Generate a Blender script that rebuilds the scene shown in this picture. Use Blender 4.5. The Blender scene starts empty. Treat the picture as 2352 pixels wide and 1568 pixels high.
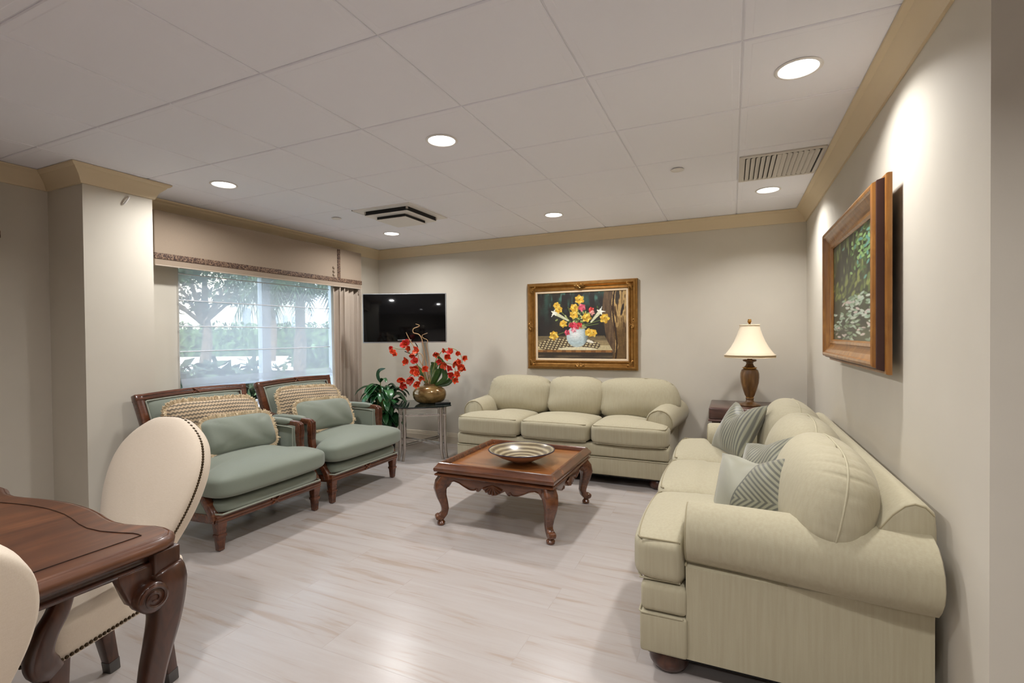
import bpy, bmesh, math, random
import numpy as np
from mathutils import Vector, Matrix
random.seed(7)
R = math.radians
PI = math.pi
col = bpy.context.scene.collection
sc = bpy.context.scene

# ------------------------------------------------------------------ colour / materials
def lin(c):
    return c / 12.92 if c <= 0.04045 else ((c + 0.055) / 1.055) ** 2.4
def rgb(r, g, b):
    return (lin(r / 255), lin(g / 255), lin(b / 255), 1)

class NT:
    """small helper around a material's node tree"""
    def __init__(s, name):
        s.m = bpy.data.materials.new(name); s.m.use_nodes = True
        s.t = s.m.node_tree; s.t.nodes.clear()
        s.out = s.t.nodes.new('ShaderNodeOutputMaterial')
    def n(s, typ, **kw):
        nd = s.t.nodes.new(typ)
        for k, v in kw.items():
            if k in nd.inputs.keys() if isinstance(k, str) else False:
                nd.inputs[k].default_value = v
            else:
                setattr(nd, k, v)
        return nd
    def l(s, a, b): s.t.links.new(a, b)
    def math(s, op, a, b=None, c=None):
        nd = s.t.nodes.new('ShaderNodeMath'); nd.operation = op
        for i, v in enumerate((a, b, c)):
            if v is None: continue
            if isinstance(v, (int, float)): nd.inputs[i].default_value = v
            else: s.l(v, nd.inputs[i])
        return nd.outputs[0]
    def obj(s):
        return s.t.nodes.new('ShaderNodeTexCoord').outputs['Object']
    def mapping(s, vec, scale=(1, 1, 1), loc=(0, 0, 0), rot=(0, 0, 0)):
        nd = s.t.nodes.new('ShaderNodeMapping'); s.l(vec, nd.inputs['Vector'])
        nd.inputs['Scale'].default_value = scale; nd.inputs['Location'].default_value = loc
        nd.inputs['Rotation'].default_value = rot
        return nd.outputs[0]
    def noise(s, vec, scale=5, detail=3, rough=.5, dist=0):
        nd = s.t.nodes.new('ShaderNodeTexNoise'); s.l(vec, nd.inputs['Vector'])
        nd.inputs['Scale'].default_value = scale; nd.inputs['Detail'].default_value = detail
        nd.inputs['Roughness'].default_value = rough; nd.inputs['Distortion'].default_value = dist
        return nd.outputs['Fac']
    def ramp(s, fac, stops):
        nd = s.t.nodes.new('ShaderNodeValToRGB'); s.l(fac, nd.inputs[0])
        e = nd.color_ramp.elements
        while len(e) < len(stops): e.new(.5)
        for i, (p, c) in enumerate(stops): e[i].position = p; e[i].color = c
        return nd.outputs[0]
    def mix(s, fac, a, b):
        nd = s.t.nodes.new('ShaderNodeMix'); nd.data_type = 'RGBA'
        if isinstance(fac, (int, float)): nd.inputs[0].default_value = fac
        else: s.l(fac, nd.inputs[0])
        for i, v in ((6, a), (7, b)):
            if isinstance(v, tuple): nd.inputs[i].default_value = v
            else: s.l(v, nd.inputs[i])
        return nd.outputs[2]
    def bump(s, h, strength=.3, dist=.01):
        nd = s.t.nodes.new('ShaderNodeBump'); s.l(h, nd.inputs['Height'])
        nd.inputs['Strength'].default_value = strength; nd.inputs['Distance'].default_value = dist
        return nd.outputs[0]
    def bsdf(s, color, rough=.5, metal=0, spec=.5, normal=None, coat=0, sheen=0, alpha=None, trans=0, coat_rough=.08):
        b = s.t.nodes.new('ShaderNodeBsdfPrincipled')
        if isinstance(color, tuple): b.inputs['Base Color'].default_value = color
        else: s.l(color, b.inputs['Base Color'])
        if isinstance(rough, (int, float)): b.inputs['Roughness'].default_value = rough
        else: s.l(rough, b.inputs['Roughness'])
        b.inputs['Metallic'].default_value = metal
        b.inputs['Specular IOR Level'].default_value = spec
        b.inputs['Coat Weight'].default_value = coat; b.inputs['Coat Roughness'].default_value = coat_rough
        b.inputs['Sheen Weight'].default_value = sheen
        b.inputs['Transmission Weight'].default_value = trans
        if normal is not None: s.l(normal, b.inputs['Normal'])
        s.l(b.outputs[0], s.out.inputs[0])
        return b

def plain(name, c, rough=.5, **kw):
    t = NT(name); t.bsdf(c, rough, **kw); return t.m
def mottled(name, c1, c2, scale=4, rough=.5, bump=0, bscale=200, **kw):
    t = NT(name); o = t.obj()
    f = t.noise(o, scale, 3, .55)
    cc = t.mix(t.ramp(f, [(.35, (0, 0, 0, 1)), (.65, (1, 1, 1, 1))]), c1, c2)
    nm = t.bump(t.noise(o, bscale, 2), bump, .002) if bump else None
    t.bsdf(cc, rough, normal=nm, **kw); return t.m
def fabric(name, c, c2=None, thread=900, bump=.25, rough=.85, sheen=.15, slub=False):
    t = NT(name); o = t.obj()
    c2 = c2 or tuple(x * .88 for x in c[:3]) + (1,)
    a = t.noise(t.mapping(o, (thread, thread, thread * .12)), 1, 2)
    b = t.noise(t.mapping(o, (thread * .1, thread * .1, thread)), 1, 2)
    h = t.math('ADD', a, b)
    if slub:
        s_ = t.noise(t.mapping(o, (90, 90, 5)), 1, 2)
        f = t.math('MULTIPLY', s_, 1.0)
    else:
        f = t.math('MULTIPLY', h, .5)
    cc = t.mix(t.ramp(f, [(.3, (0, 0, 0, 1)), (.7, (1, 1, 1, 1))]), c2, c)
    t.bsdf(cc, rough, normal=t.bump(h, bump, .0012), sheen=sheen, spec=.25); return t.m
def wood(name, c1, c2, c3, axis=0, scale=1, rough=.32, coat=.35, figure=False):
    t = NT(name); o = t.obj()
    sc_ = [14, 14, 14]; sc_[axis] = 1.6
    f = t.noise(t.mapping(o, tuple(x * scale for x in sc_)), 1.6, 5, .6, 1.2)
    g = t.noise(o, 5 * scale, 3, .6, .6)
    base = t.ramp(f, [(.3, c1), (.5, c2), (.72, c3)])
    cc = t.mix(t.ramp(g, [(.4, (0, 0, 0, 1)), (.75, (.75, .75, .75, 1))]), base, c1 if not figure else c3)
    t.bsdf(cc, rough, coat=coat, coat_rough=.15, normal=t.bump(f, .05, .002)); return t.m

M = {}
M['wall'] = mottled('wall_paint', rgb(202, 195, 181), rgb(205, 198, 184), 3, .75, .04, 300)
M['ceiling'] = plain('ceiling_tile_white', rgb(238, 238, 245), .8)
M['grid'] = plain('ceiling_grid_white', rgb(226, 226, 232), .7)
M['crown'] = plain('crown_paint_tan', rgb(214, 196, 164), .5)
M['base'] = plain('baseboard_paint', rgb(205, 194, 174), .5)
def floor_mat():
    t = NT('whitewashed_plank_floor'); o = t.obj()
    br = t.n('ShaderNodeTexBrick'); br.offset = .37; br.offset_frequency = 2; br.squash = 1
    t.l(t.mapping(o, (1, 1, 1), (.35, -.01, 0)), br.inputs['Vector'])
    br.inputs['Color1'].default_value = (0, 0, 0, 1); br.inputs['Color2'].default_value = (1, 1, 1, 1)
    br.inputs['Mortar'].default_value = (.5, .5, .5, 1)
    br.inputs['Scale'].default_value = 1; br.inputs['Mortar Size'].default_value = .0016
    br.inputs['Mortar Smooth'].default_value = .3; br.inputs['Bias'].default_value = 0
    br.inputs['Brick Width'].default_value = 1.22; br.inputs['Row Height'].default_value = .215
    w4 = t.n('ShaderNodeTexNoise'); w4.noise_dimensions = '4D'
    t.l(t.mapping(o, (1.1, 13, 1)), w4.inputs['Vector'])
    t.l(t.math('MULTIPLY', br.outputs['Color'], 9), w4.inputs['W'])
    w4.inputs['Scale'].default_value = 1.3; w4.inputs['Detail'].default_value = 5; w4.inputs['Roughness'].default_value = .6; w4.inputs['Distortion'].default_value = .8
    grain = t.ramp(w4.outputs['Fac'], [(.3, rgb(178, 171, 167)), (.55, rgb(172, 163, 157)), (.64, rgb(163, 149, 138)), (.78, rgb(154, 137, 123))])
    c = t.mix(t.math('MULTIPLY', br.outputs['Color'], .2), grain, rgb(168, 159, 154))
    c = t.mix(t.math('MULTIPLY', br.outputs['Fac'], .3), c, rgb(150, 140, 132))
    t.bsdf(c, .27, spec=.5, normal=t.bump(t.math('MULTIPLY', br.outputs['Fac'], -1), .25, .003)); return t.m
M['floor'] = floor_mat()
M['sofa'] = fabric('sofa_olive_beige_fabric', rgb(174, 166, 141), rgb(168, 159, 134), 700, .2, .8, .1, slub=True)
M['welt'] = plain('sofa_welt_cord', rgb(150, 140, 112), .8)
M['seam'] = plain('cushion_seam_cord', rgb(172, 164, 138), .8)
M['black_under'] = plain('sofa_dust_cover', rgb(28, 26, 26), .9)
M['bun'] = wood('bun_foot_wood', rgb(50, 26, 17), rgb(72, 39, 26), rgb(90, 52, 34), 2, 1, .3)
M['sage'] = fabric('sage_fabric', rgb(124, 131, 118), rgb(116, 123, 110), 1100, .12, .55, .25)
M['sagewelt'] = plain('sage_welt', rgb(152, 154, 140), .6)
M['chairwood'] = wood('armchair_mahogany', rgb(66, 34, 20), rgb(92, 50, 30), rgb(116, 68, 42), 0, 1.3, .25, .5)
M['tablewood'] = wood('dining_table_wood', rgb(68, 38, 22), rgb(92, 54, 31), rgb(112, 68, 40), 1, .7, .4, .12)
M['tabledark'] = plain('dining_table_inlay_dark', rgb(40, 24, 18), .4)
M['legwood'] = wood('dining_leg_wood', rgb(52, 29, 19), rgb(74, 42, 27), rgb(98, 57, 36), 2, 1, .3, .4)
M['coffee'] = wood('coffee_table_frame_wood', rgb(68, 36, 20), rgb(98, 56, 32), rgb(122, 74, 42), 0, 1, .25, .5)
M['coffeetop'] = wood('coffee_table_figured_top', rgb(98, 56, 28), rgb(132, 80, 40), rgb(160, 106, 56), 0, .55, .22, .5, True)
M['cream'] = fabric('cream_linen', rgb(222, 208, 190), rgb(213, 197, 176), 800, .2, .85, .1, slub=False)
M['nail'] = plain('antique_nailhead', rgb(74, 60, 42), .4, metal=.8)
M['pewter'] = plain('pewter_cap', rgb(100, 98, 96), .35, metal=.8)
M['valance'] = fabric('valance_taupe_fabric', rgb(164, 147, 129), rgb(156, 139, 121), 900, .12, .75)
M['curtain'] = fabric('curtain_taupe_fabric', rgb(186, 172, 157), rgb(179, 164, 149), 900, .1, .75)
def braid():
    t = NT('scroll_braid'); o = t.obj()
    f = t.noise(t.mapping(o, (22, 22, 22)), 1.6, 2, .5, 2.8)
    v = t.n('ShaderNodeTexVoronoi', feature='DISTANCE_TO_EDGE'); t.l(t.mapping(o, (38, 38, 38)), v.inputs['Vector'])
    c = t.ramp(f, [(.42, rgb(62, 42, 34)), (.5, rgb(92, 68, 54)), (.56, rgb(150, 122, 98))])
    c = t.mix(t.ramp(v.outputs[0], [(.0, (1, 1, 1, 1)), (.1, (0, 0, 0, 1))]), c, rgb(58, 40, 32))
    t.bsdf(c, .7); return t.m
M['braid'] = braid()
M['chrome'] = plain('brushed_nickel', rgb(196, 190, 184), .25, metal=1)
M['silver'] = plain('silver_plastic', rgb(176, 178, 182), .3, metal=.6)
M['black'] = plain('black_plastic', rgb(16, 16, 17), .35)
M['screen'] = plain('tv_glass_black', rgb(10, 10, 11), .07, spec=.3)
M['white'] = plain('white_metal', rgb(226, 222, 218), .45)
M['slat'] = plain('vent_metal', rgb(206, 200, 192), .5)
M['void'] = plain('duct_dark', rgb(30, 30, 32), .8)  # near-black colour standing in for shade inside slots and behind louvres
M['brass'] = plain('polished_brass', rgb(190, 145, 80), .25, metal=1)
def lampwood():
    t = NT('lamp_fluted_brown'); o = t.obj()
    f = t.noise(t.mapping(o, (30, 30, 4)), 1, 3)
    t.bsdf(t.ramp(f, [(.3, rgb(84, 56, 28)), (.6, rgb(120, 84, 44)), (.8, rgb(150, 110, 62))]), .35, coat=.3); return t.m
M['lampbody'] = lampwood()
def shade_mat():
    t = NT('lamp_shade_silk')
    b = t.bsdf(rgb(236, 220, 192), .7, sheen=.2); return t.m
M['shade'] = shade_mat()
M['shadeband'] = plain('lamp_shade_band', rgb(172, 148, 112), .7)
M['sidetable'] = wood('side_table_dark_wood', rgb(70, 46, 40), rgb(88, 62, 54), rgb(104, 74, 64), 0, 1, .3, .4)
def vase_mat():
    t = NT('bronze_glaze'); o = t.obj()
    f = t.noise(t.mapping(o, (6, 6, 12)), 1, 4, .6, 1.5)
    t.bsdf(t.ramp(f, [(.3, rgb(98, 74, 40)), (.5, rgb(140, 110, 64)), (.7, rgb(168, 138, 86))]), .2, metal=.45, coat=.7); return t.m
M['vase'] = vase_mat()
def petal():
    t = NT('orchid_petal'); o = t.obj()
    f = t.noise(o, 35, 2)
    t.bsdf(t.ramp(f, [(.3, rgb(206, 44, 24)), (.5, rgb(226, 80, 34)), (.7, rgb(234, 110, 60))]), .5, sheen=.1); return t.m
M['petal'] = petal()
M['petalpink'] = mottled('orchid_petal_pink', rgb(206, 40, 60), rgb(224, 84, 50), 30, .5)
M['lip'] = plain('orchid_lip', rgb(240, 150, 60), .5)
M['stem'] = plain('orchid_stem', rgb(132, 138, 72), .5)
M['twig'] = plain('curly_willow', rgb(176, 144, 104), .6)
def leafm(name, a, b):
    t = NT(name); o = t.obj()
    f = t.noise(t.mapping(o, (9, 9, 9)), 1, 3)
    t.bsdf(t.ramp(f, [(.35, a), (.7, b)]), .3, coat=.2); return t.m
M['leaf'] = leafm('glossy_leaf', rgb(22, 62, 34), rgb(52, 106, 54))
M['leaf2'] = leafm('orchid_leaf', rgb(34, 66, 28), rgb(72, 108, 46))
M['pot'] = plain('black_pot', rgb(30, 31, 36), .4)
def glass_mat():
    t = NT('smoked_glass')
    b = t.bsdf(rgb(70, 82, 80), .03, trans=.85, spec=.6); b.inputs['IOR'].default_value = 1.45; return t.m
M['smoke'] = glass_mat()
def pane():
    t = NT('window_pane_glass')
    tr = t.n('ShaderNodeBsdfTransparent'); gl = t.n('ShaderNodeBsdfGlossy'); gl.inputs['Roughness'].default_value = .02
    mx = t.n('ShaderNodeMixShader'); mx.inputs[0].default_value = .06
    t.l(tr.outputs[0], mx.inputs[1]); t.l(gl.outputs[0], mx.inputs[2]); t.l(mx.outputs[0], t.out.inputs[0]); return t.m
M['pane'] = pane()
def sheer():
    t = NT('sheer_shade_voile'); o = t.obj()
    tr = t.n('ShaderNodeBsdfTransparent'); tr.inputs[0].default_value = (1, 1, 1, 1)
    tl = t.n('ShaderNodeBsdfTranslucent'); tl.inputs[0].default_value = rgb(200, 203, 210)
    df = t.n('ShaderNodeBsdfDiffuse'); df.inputs[0].default_value = rgb(220, 222, 228)
    a = t.n('ShaderNodeMixShader'); a.inputs[0].default_value = .35
    t.l(tl.outputs[0], a.inputs[1]); t.l(df.outputs[0], a.inputs[2])
    b = t.n('ShaderNodeMixShader'); b.inputs[0].default_value = .54
    t.l(tr.outputs[0], b.inputs[1]); t.l(a.outputs[0], b.inputs[2])
    t.l(b.outputs[0], t.out.inputs[0]); return t.m
M['sheer'] = sheer()
M['sheerfold'] = plain('sheer_shade_fold', rgb(222, 225, 232), .8)
def emis(name, c, s):
    t = NT(name); e = t.n('ShaderNodeEmission'); e.inputs[0].default_value = c; e.inputs[1].default_value = s
    t.l(e.outputs[0], t.out.inputs[0]); return t.m
M['lens'] = emis('led_lens_lit', (1, .98, .95, 1), 6)
M['winframe'] = plain('window_frame_white', rgb(205, 207, 212), .5)
def vcol(name, rough=.45):
    t = NT(name); a = t.n('ShaderNodeAttribute'); a.attribute_name = 'paint'
    t.bsdf(a.outputs['Color'], rough, coat=.15); return t.m
M['paint'] = vcol('oil_paint')
def gold():
    t = NT('antique_gilt_frame'); o = t.obj()
    f = t.noise(o, 22, 4, .6)
    t.bsdf(t.ramp(f, [(.3, rgb(142, 102, 50)), (.55, rgb(164, 120, 62)), (.75, rgb(178, 136, 76))]), .33, metal=.7, normal=t.bump(f, .1, .002)); return t.m
M['gilt'] = gold()
M['giltdark'] = plain('frame_side_dark', rgb(74, 56, 32), .5)
M['liner'] = plain('frame_liner_linen', rgb(220, 198, 168), .8)
M['oakframe'] = wood('honey_wood_frame', rgb(124, 78, 34), rgb(158, 106, 48), rgb(180, 128, 64), 2, 1.3, .3, .4)
M['framecove'] = plain('frame_cove_dark_brown', rgb(62, 32, 22), .4)
def bowl_mat():
    t = NT('ringed_pottery'); o = t.obj()
    s_ = t.n('ShaderNodeSeparateXYZ'); t.l(o, s_.inputs[0])
    r = t.math('SQRT', t.math('ADD', t.math('MULTIPLY', s_.outputs[0], s_.outputs[0]), t.math('MULTIPLY', s_.outputs[1], s_.outputs[1])))
    f = t.math('FRACT', t.math('ADD', t.math('MULTIPLY', r, 27), t.math('MULTIPLY', t.noise(o, 9, 2), .5)))
    c = t.ramp(f, [(0, rgb(112, 98, 76)), (.35, rgb(178, 166, 136)), (.6, rgb(126, 112, 88)), (.85, rgb(86, 74, 58)), (1, rgb(112, 98, 76))])
    t.bsdf(c, .22, coat=.5); return t.m
M['bowl'] = bowl_mat()
M['bowlout'] = plain('pottery_outside_tan', rgb(176, 140, 112), .5)
M['bowlrim'] = plain('pottery_rim_dark', rgb(44, 34, 48), .3)
def woven():
    t = NT('chenille_zigzag'); o = t.obj(); s_ = t.n('ShaderNodeSeparateXYZ'); t.l(o, s_.inputs[0])
    tri = t.math('PINGPONG', s_.outputs[0], .0115)
    f = t.math('FRACT', t.math('MULTIPLY', t.math('ADD', s_.outputs[2], t.math('MULTIPLY', tri, .75)), 37))
    nz = t.noise(o, 260, 2)
    c = t.ramp(t.math('ADD', f, t.math('MULTIPLY', nz, .12)), [(.1, rgb(112, 101, 85)), (.35, rgb(106, 95, 80)), (.47, rgb(196, 175, 146)), (.85, rgb(188, 164, 132)), (1, rgb(112, 101, 85))])
    t.bsdf(c, .9, normal=t.bump(f, .6, .006), sheen=.2); return t.m
M['woven'] = woven()
M['fringe'] = mottled('tan_fringe_yarn', rgb(192, 170, 136), rgb(212, 194, 164), 60, .9)
def stripes(name, mode):
    t = NT(name); o = t.obj(); s_ = t.n('ShaderNodeSeparateXYZ'); t.l(o, s_.inputs[0])
    x, z = s_.outputs[0], s_.outputs[2]
    if mode == 'plain': u = x
    elif mode == 'chevron': u = t.math('ADD', t.math('MULTIPLY', x, .75), t.math('ABSOLUTE', t.math('ADD', z, .03)))
    else: u = t.math('ADD', x, t.math('MULTIPLY', z, -.55))
    f = t.math('FRACT', t.math('MULTIPLY', u, 46))
    c = t.ramp(f, [(0, rgb(82, 81, 67)), (.3, rgb(74, 73, 60)), (.48, rgb(126, 124, 101)), (.86, rgb(130, 128, 105)), (1, rgb(82, 81, 67))])
    if mode == 'chevron':  # a plain pale panel left of a slanted seam
        e = t.math('ADD', x, t.math('MULTIPLY', z, -.42))
        c = t.mix(t.math('LESS_THAN', e, -.02), c, rgb(142, 140, 121))
        c = t.mix(t.math('LESS_THAN', t.math('ABSOLUTE', t.math('ADD', e, .02)), .003), c, rgb(84, 83, 70))
    t.bsdf(c, .45, sheen=.4, spec=.5); return t.m
M['str1'] = stripes('striped_silk', 'plain'); M['str2'] = stripes('striped_silk_slant', 'slant'); M['str3'] = stripes('striped_silk_chevron', 'chevron')
M['silkback'] = plain('plain_silk_panel', rgb(186, 184, 166), .4, sheen=.4)

# ------------------------------------------------------------------ mesh builder
class MB:
    def __init__(s): s.v = []; s.f = []; s.mi = []; s.cm = 0
    def add(s, v, f, T=None):
        k = len(s.v)
        s.v += [tuple(T @ Vector(p)) if T is not None else tuple(p) for p in v]
        s.f += [tuple(i + k for i in q) for q in f]; s.mi += [s.cm] * len(f)
        return s
    def bm(s, bm, T=None):
        bm.verts.index_update()
        s.add([v.co.copy() for v in bm.verts], [[v.index for v in f.verts] for f in bm.faces], T); bm.free(); return s
    def box(s, c, d, bev=0, seg=2, T=None):
        bm = bmesh.new(); bmesh.ops.create_cube(bm, size=1)
        for v in bm.verts: v.co = Vector((c[0] + v.co.x * d[0], c[1] + v.co.y * d[1], c[2] + v.co.z * d[2]))
        if bev: bmesh.ops.bevel(bm, geom=bm.edges[:], offset=min(bev, min(d) * .49), segments=seg, profile=.5, affect='EDGES')
        return s.bm(bm, T)
    def b2(s, x0, x1, y0, y1, z0, z1, bev=0, seg=2, T=None):
        return s.box(((x0 + x1) / 2, (y0 + y1) / 2, (z0 + z1) / 2), (x1 - x0, y1 - y0, z1 - z0), bev, seg, T)
    def prism(s, poly, a0, a1, axis='z', bev=0, T=None):
        """extrude a 2-D polygon along an axis (poly holds the other two coordinates in xyz order)"""
        bm = bmesh.new()
        def P(p, a):
            return {'z': (p[0], p[1], a), 'y': (p[0], a, p[1]), 'x': (a, p[0], p[1])}[axis]
        b = [bm.verts.new(P(p, a0)) for p in poly]; t = [bm.verts.new(P(p, a1)) for p in poly]
        n = len(poly)
        bm.faces.new(b[::-1]); bm.faces.new(t)
        for i in range(n): bm.faces.new((b[i], b[(i + 1) % n], t[(i + 1) % n], t[i]))
        bmesh.ops.recalc_face_normals(bm, faces=bm.faces[:])
        if bev:
            ed = [e for e in bm.edges if (e.verts[0] in b and e.verts[1] in b) or (e.verts[0] in t and e.verts[1] in t)]
            bmesh.ops.bevel(bm, geom=ed, offset=bev, segments=2, profile=.5, affect='EDGES')
        bmesh.ops.triangulate(bm, faces=[f for f in bm.faces if len(f.verts) > 4])
        return s.bm(bm, T)
    def lathe(s, prof, seg=32, T=None, sx=1, sy=1, flute=0, nf=0, cap=True):
        v = []; f = []; n = len(prof)
        for i in range(seg):
            a = 2 * PI * i / seg
            k = 1 + flute * math.cos(nf * a) if nf else 1
            for r, z in prof: v.append((r * k * math.cos(a) * sx, r * k * math.sin(a) * sy, z))
        for i in range(seg):
            j = (i + 1) % seg
            for q in range(n - 1): f.append((i * n + q, j * n + q, j * n + q + 1, i * n + q + 1))
        if cap and prof[0][0] > 1e-5: f.append([i * n for i in range(seg)][::-1])
        if cap and prof[-1][0] > 1e-5: f.append([i * n + n - 1 for i in range(seg)])
        return s.add(v, f, T)
    def loft(s, secs, closed=True, caps=True, T=None):
        """secs: list of equal-length rings of 3-D points"""
        v = [p for r in secs for p in r]; n = len(secs[0]); f = []
        for a in range(len(secs) - 1):
            for i in range(n if closed else n - 1):
                j = (i + 1) % n
                f.append((a * n + i, a * n + j, (a + 1) * n + j, (a + 1) * n + i))
        if caps and closed:
            f.append(list(range(n))[::-1]); f.append([(len(secs) - 1) * n + i for i in range(n)])
        return s.add(v, f, T)
    def tube(s, pts, rad, seg=8, T=None, closed=False, sq=1, up=None):
        """pipe along points; rad a number or list; sq = flattening of the second axis"""
        P = [Vector(p) for p in pts]; n = len(P); secs = []
        rr = rad if isinstance(rad, (list, tuple)) else [rad] * n
        nrm = None
        for i in range(n):
            if closed: t = P[(i + 1) % n] - P[(i - 1) % n]
            else: t = P[min(i + 1, n - 1)] - P[max(i - 1, 0)]
            t = t.normalized() if t.length > 1e-9 else Vector((0, 0, 1))
            if up is not None: a = Vector(up)
            else: a = nrm if nrm is not None else (Vector((0, 0, 1)) if abs(t.z) < .9 else Vector((1, 0, 0)))
            b = a - t * a.dot(t)
            if b.length < 1e-6: b = Vector((1, 0, 0)) - t * t.x
            b.normalize(); nrm = b; c = t.cross(b)
            secs.append([P[i] + (b * math.cos(2 * PI * k / seg) + c * math.sin(2 * PI * k / seg) * sq) * rr[i] for k in range(seg)])
        if closed: secs.append(secs[0]); return s.loft(secs, True, False, T)
        return s.loft(secs, True, True, T)
    def sqtube(s, pts, wid, dep=None, up=(0, 0, 1), rnd=.25, T=None):
        """rounded-square section along points; wid/dep lists of half sizes"""
        P = [Vector(p) for p in pts]; n = len(P); secs = []
        W = wid if isinstance(wid, (list, tuple)) else [wid] * n
        D = (dep if isinstance(dep, (list, tuple)) else [dep] * n) if dep is not None else W
        for i in range(n):
            t = (P[min(i + 1, n - 1)] - P[max(i - 1, 0)]).normalized()
            b = Vector(up) - t * Vector(up).dot(t); b.normalize(); c = t.cross(b)
            ring = []
            for sx, sy in ((1, 1), (-1, 1), (-1, -1), (1, -1)):
                for k in range(3):
                    an = {(1, 1): 0, (-1, 1): 90, (-1, -1): 180, (1, -1): 270}[(sx, sy)] + k * 45
                    ox = (1 - rnd) * sx + rnd * math.cos(R(an)); oy = (1 - rnd) * sy + rnd * math.sin(R(an))
                    ring.append(P[i] + b * ox * W[i] + c * oy * D[i])
            secs.append(ring)
        return s.loft(secs, True, True, T)
    def soft(s, c, d, e=6, n=14, e2=None, warp=None, T=None):
        """superellipsoid rounded box; e in-plane exponent, e2 thickness exponent (z); warp(x,y,z in -1..1, p) -> p"""
        e2 = e2 or e; v = []; f = []; idx = {}
        def vert(a, b, cc):
            k = (a, b, cc)
            if k in idx: return idx[k]
            g = lambda q: math.sin((q / n - .5) * PI * .5 * 1.0) / math.sin(PI * .25)
            x, y, z = g(a), g(b), g(cc)
            F = ((abs(x) ** e + abs(y) ** e) ** (e2 / e) + abs(z) ** e2) ** (1 / e2)
            x, y, z = x / F, y / F, z / F
            p = Vector((c[0] + x * d[0] / 2, c[1] + y * d[1] / 2, c[2] + z * d[2] / 2))
            if warp: p = Vector(warp(x, y, z, p))
            idx[k] = len(v); v.append(p); return idx[k]
        for i in range(n):
            for j in range(n):
                f.append((vert(i, j, n), vert(i + 1, j, n), vert(i + 1, j + 1, n), vert(i, j + 1, n)))
                f.append((vert(i, j, 0), vert(i, j + 1, 0), vert(i + 1, j + 1, 0), vert(i + 1, j, 0)))
                f.append((vert(i, 0, j), vert(i + 1, 0, j), vert(i + 1, 0, j + 1), vert(i, 0, j + 1)))
                f.append((vert(i, n, j), vert(i, n, j + 1), vert(i + 1, n, j + 1), vert(i + 1, n, j)))
                f.append((vert(0, i, j), vert(0, i, j + 1), vert(0, i + 1, j + 1), vert(0, i + 1, j)))
                f.append((vert(n, i, j), vert(n, i + 1, j), vert(n, i + 1, j + 1), vert(n, i, j + 1)))
        return s.add(v, f, T)
    def frame(s, W, H, prof, T=None):
        """mitred rectangular frame in local XZ, facing -Y; prof = closed list of (inset, y)"""
        secs = []
        for sx, sz in ((-1, -1), (1, -1), (1, 1), (-1, 1)):
            secs.append([Vector((sx * (W / 2 - a), y, sz * (H / 2 - a))) for a, y in prof])
        secs.append(secs[0]); return s.loft(secs, True, False, T)
    def build(s, name, mat, parent=None, smooth=True, ang=35, loc=None):
        me = bpy.data.meshes.new(name); me.from_pydata(s.v, [], s.f)
        mats = mat if isinstance(mat, (list, tuple)) else [mat]
        for m in mats: me.materials.append(m)
        if len(mats) > 1: me.polygons.foreach_set('material_index', s.mi)
        bm = bmesh.new(); bm.from_mesh(me); bmesh.ops.recalc_face_normals(bm, faces=bm.faces[:]); bm.to_mesh(me); bm.free()
        if smooth:
            me.shade_smooth()
            if ang: me.set_sharp_from_angle(angle=R(ang))
        me.update()
        o = bpy.data.objects.new(name, me); col.objects.link(o)
        if parent: o.parent = parent
        if loc is not None: o.location = loc
        return o

def thing(name, label, cat, loc=(0, 0, 0), rz=0, group=None):
    o = bpy.data.objects.new(name, None); col.objects.link(o); o.empty_display_size = .1
    o.location = loc; o.rotation_euler = (0, 0, R(rz)); tag(o, label, cat, group); return o
def tag(o, label, cat, group=None, kind=None):
    o['label'] = label; o['category'] = cat
    if group: o['group'] = group
    if kind: o['kind'] = kind
    return o
def struct(o): o['kind'] = 'structure'; return o
def dup_tree(o, parent=None):
    c = o.copy(); col.objects.link(c)
    if parent: c.parent = parent
    for ch in list(o.children): dup_tree(ch, c)
    return c
def bez(pts, n=24):
    """Catmull-Rom through points"""
    P = [Vector(p) for p in pts]; P = [2 * P[0] - P[1]] + P + [2 * P[-1] - P[-2]]; out = []
    m = len(P) - 3
    for k in range(n + 1):
        t = k / n * m; i = min(int(t), m - 1); u = t - i
        a, b, c, d = P[i:i + 4]
        out.append(.5 * ((2 * b) + (c - a) * u + (2 * a - 5 * b + 4 * c - d) * u * u + (3 * b - a - 3 * c + d) * u ** 3))
    return out
def lerp(a, b, t): return a + (b - a) * t
def sstep(a, b, x):
    t = max(0, min(1, (x - a) / (b - a))); return t * t * (3 - 2 * t)
def interp(xs, ys, n):
    return [float(v) for v in np.interp(np.linspace(0, 1, n), xs, ys)]

# ------------------------------------------------------------------ camera (at the origin, eye height 1.30)
F, YAW, PITCH, ROLL = 1122.78, R(24.25), R(-.7372), R(-.547)
fw = Vector((-math.sin(YAW) * math.cos(PITCH), math.cos(YAW) * math.cos(PITCH), math.sin(PITCH)))
r0 = Vector((math.cos(YAW), math.sin(YAW), 0)); u0 = r0.cross(fw)
rr = r0 * math.cos(ROLL) + u0 * math.sin(ROLL); uu = -r0 * math.sin(ROLL) + u0 * math.cos(ROLL)
cam = bpy.data.cameras.new('camera'); cam.sensor_width = 36; cam.lens = F / 2352 * 36; cam.clip_start = .05; cam.clip_end = 300
co = bpy.data.objects.new('camera', cam); col.objects.link(co)
co.matrix_world = Matrix(((rr.x, uu.x, -fw.x, 0), (rr.y, uu.y, -fw.y, 0), (rr.z, uu.z, -fw.z, 1.30), (0, 0, 0, 1)))
sc.camera = co

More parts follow.
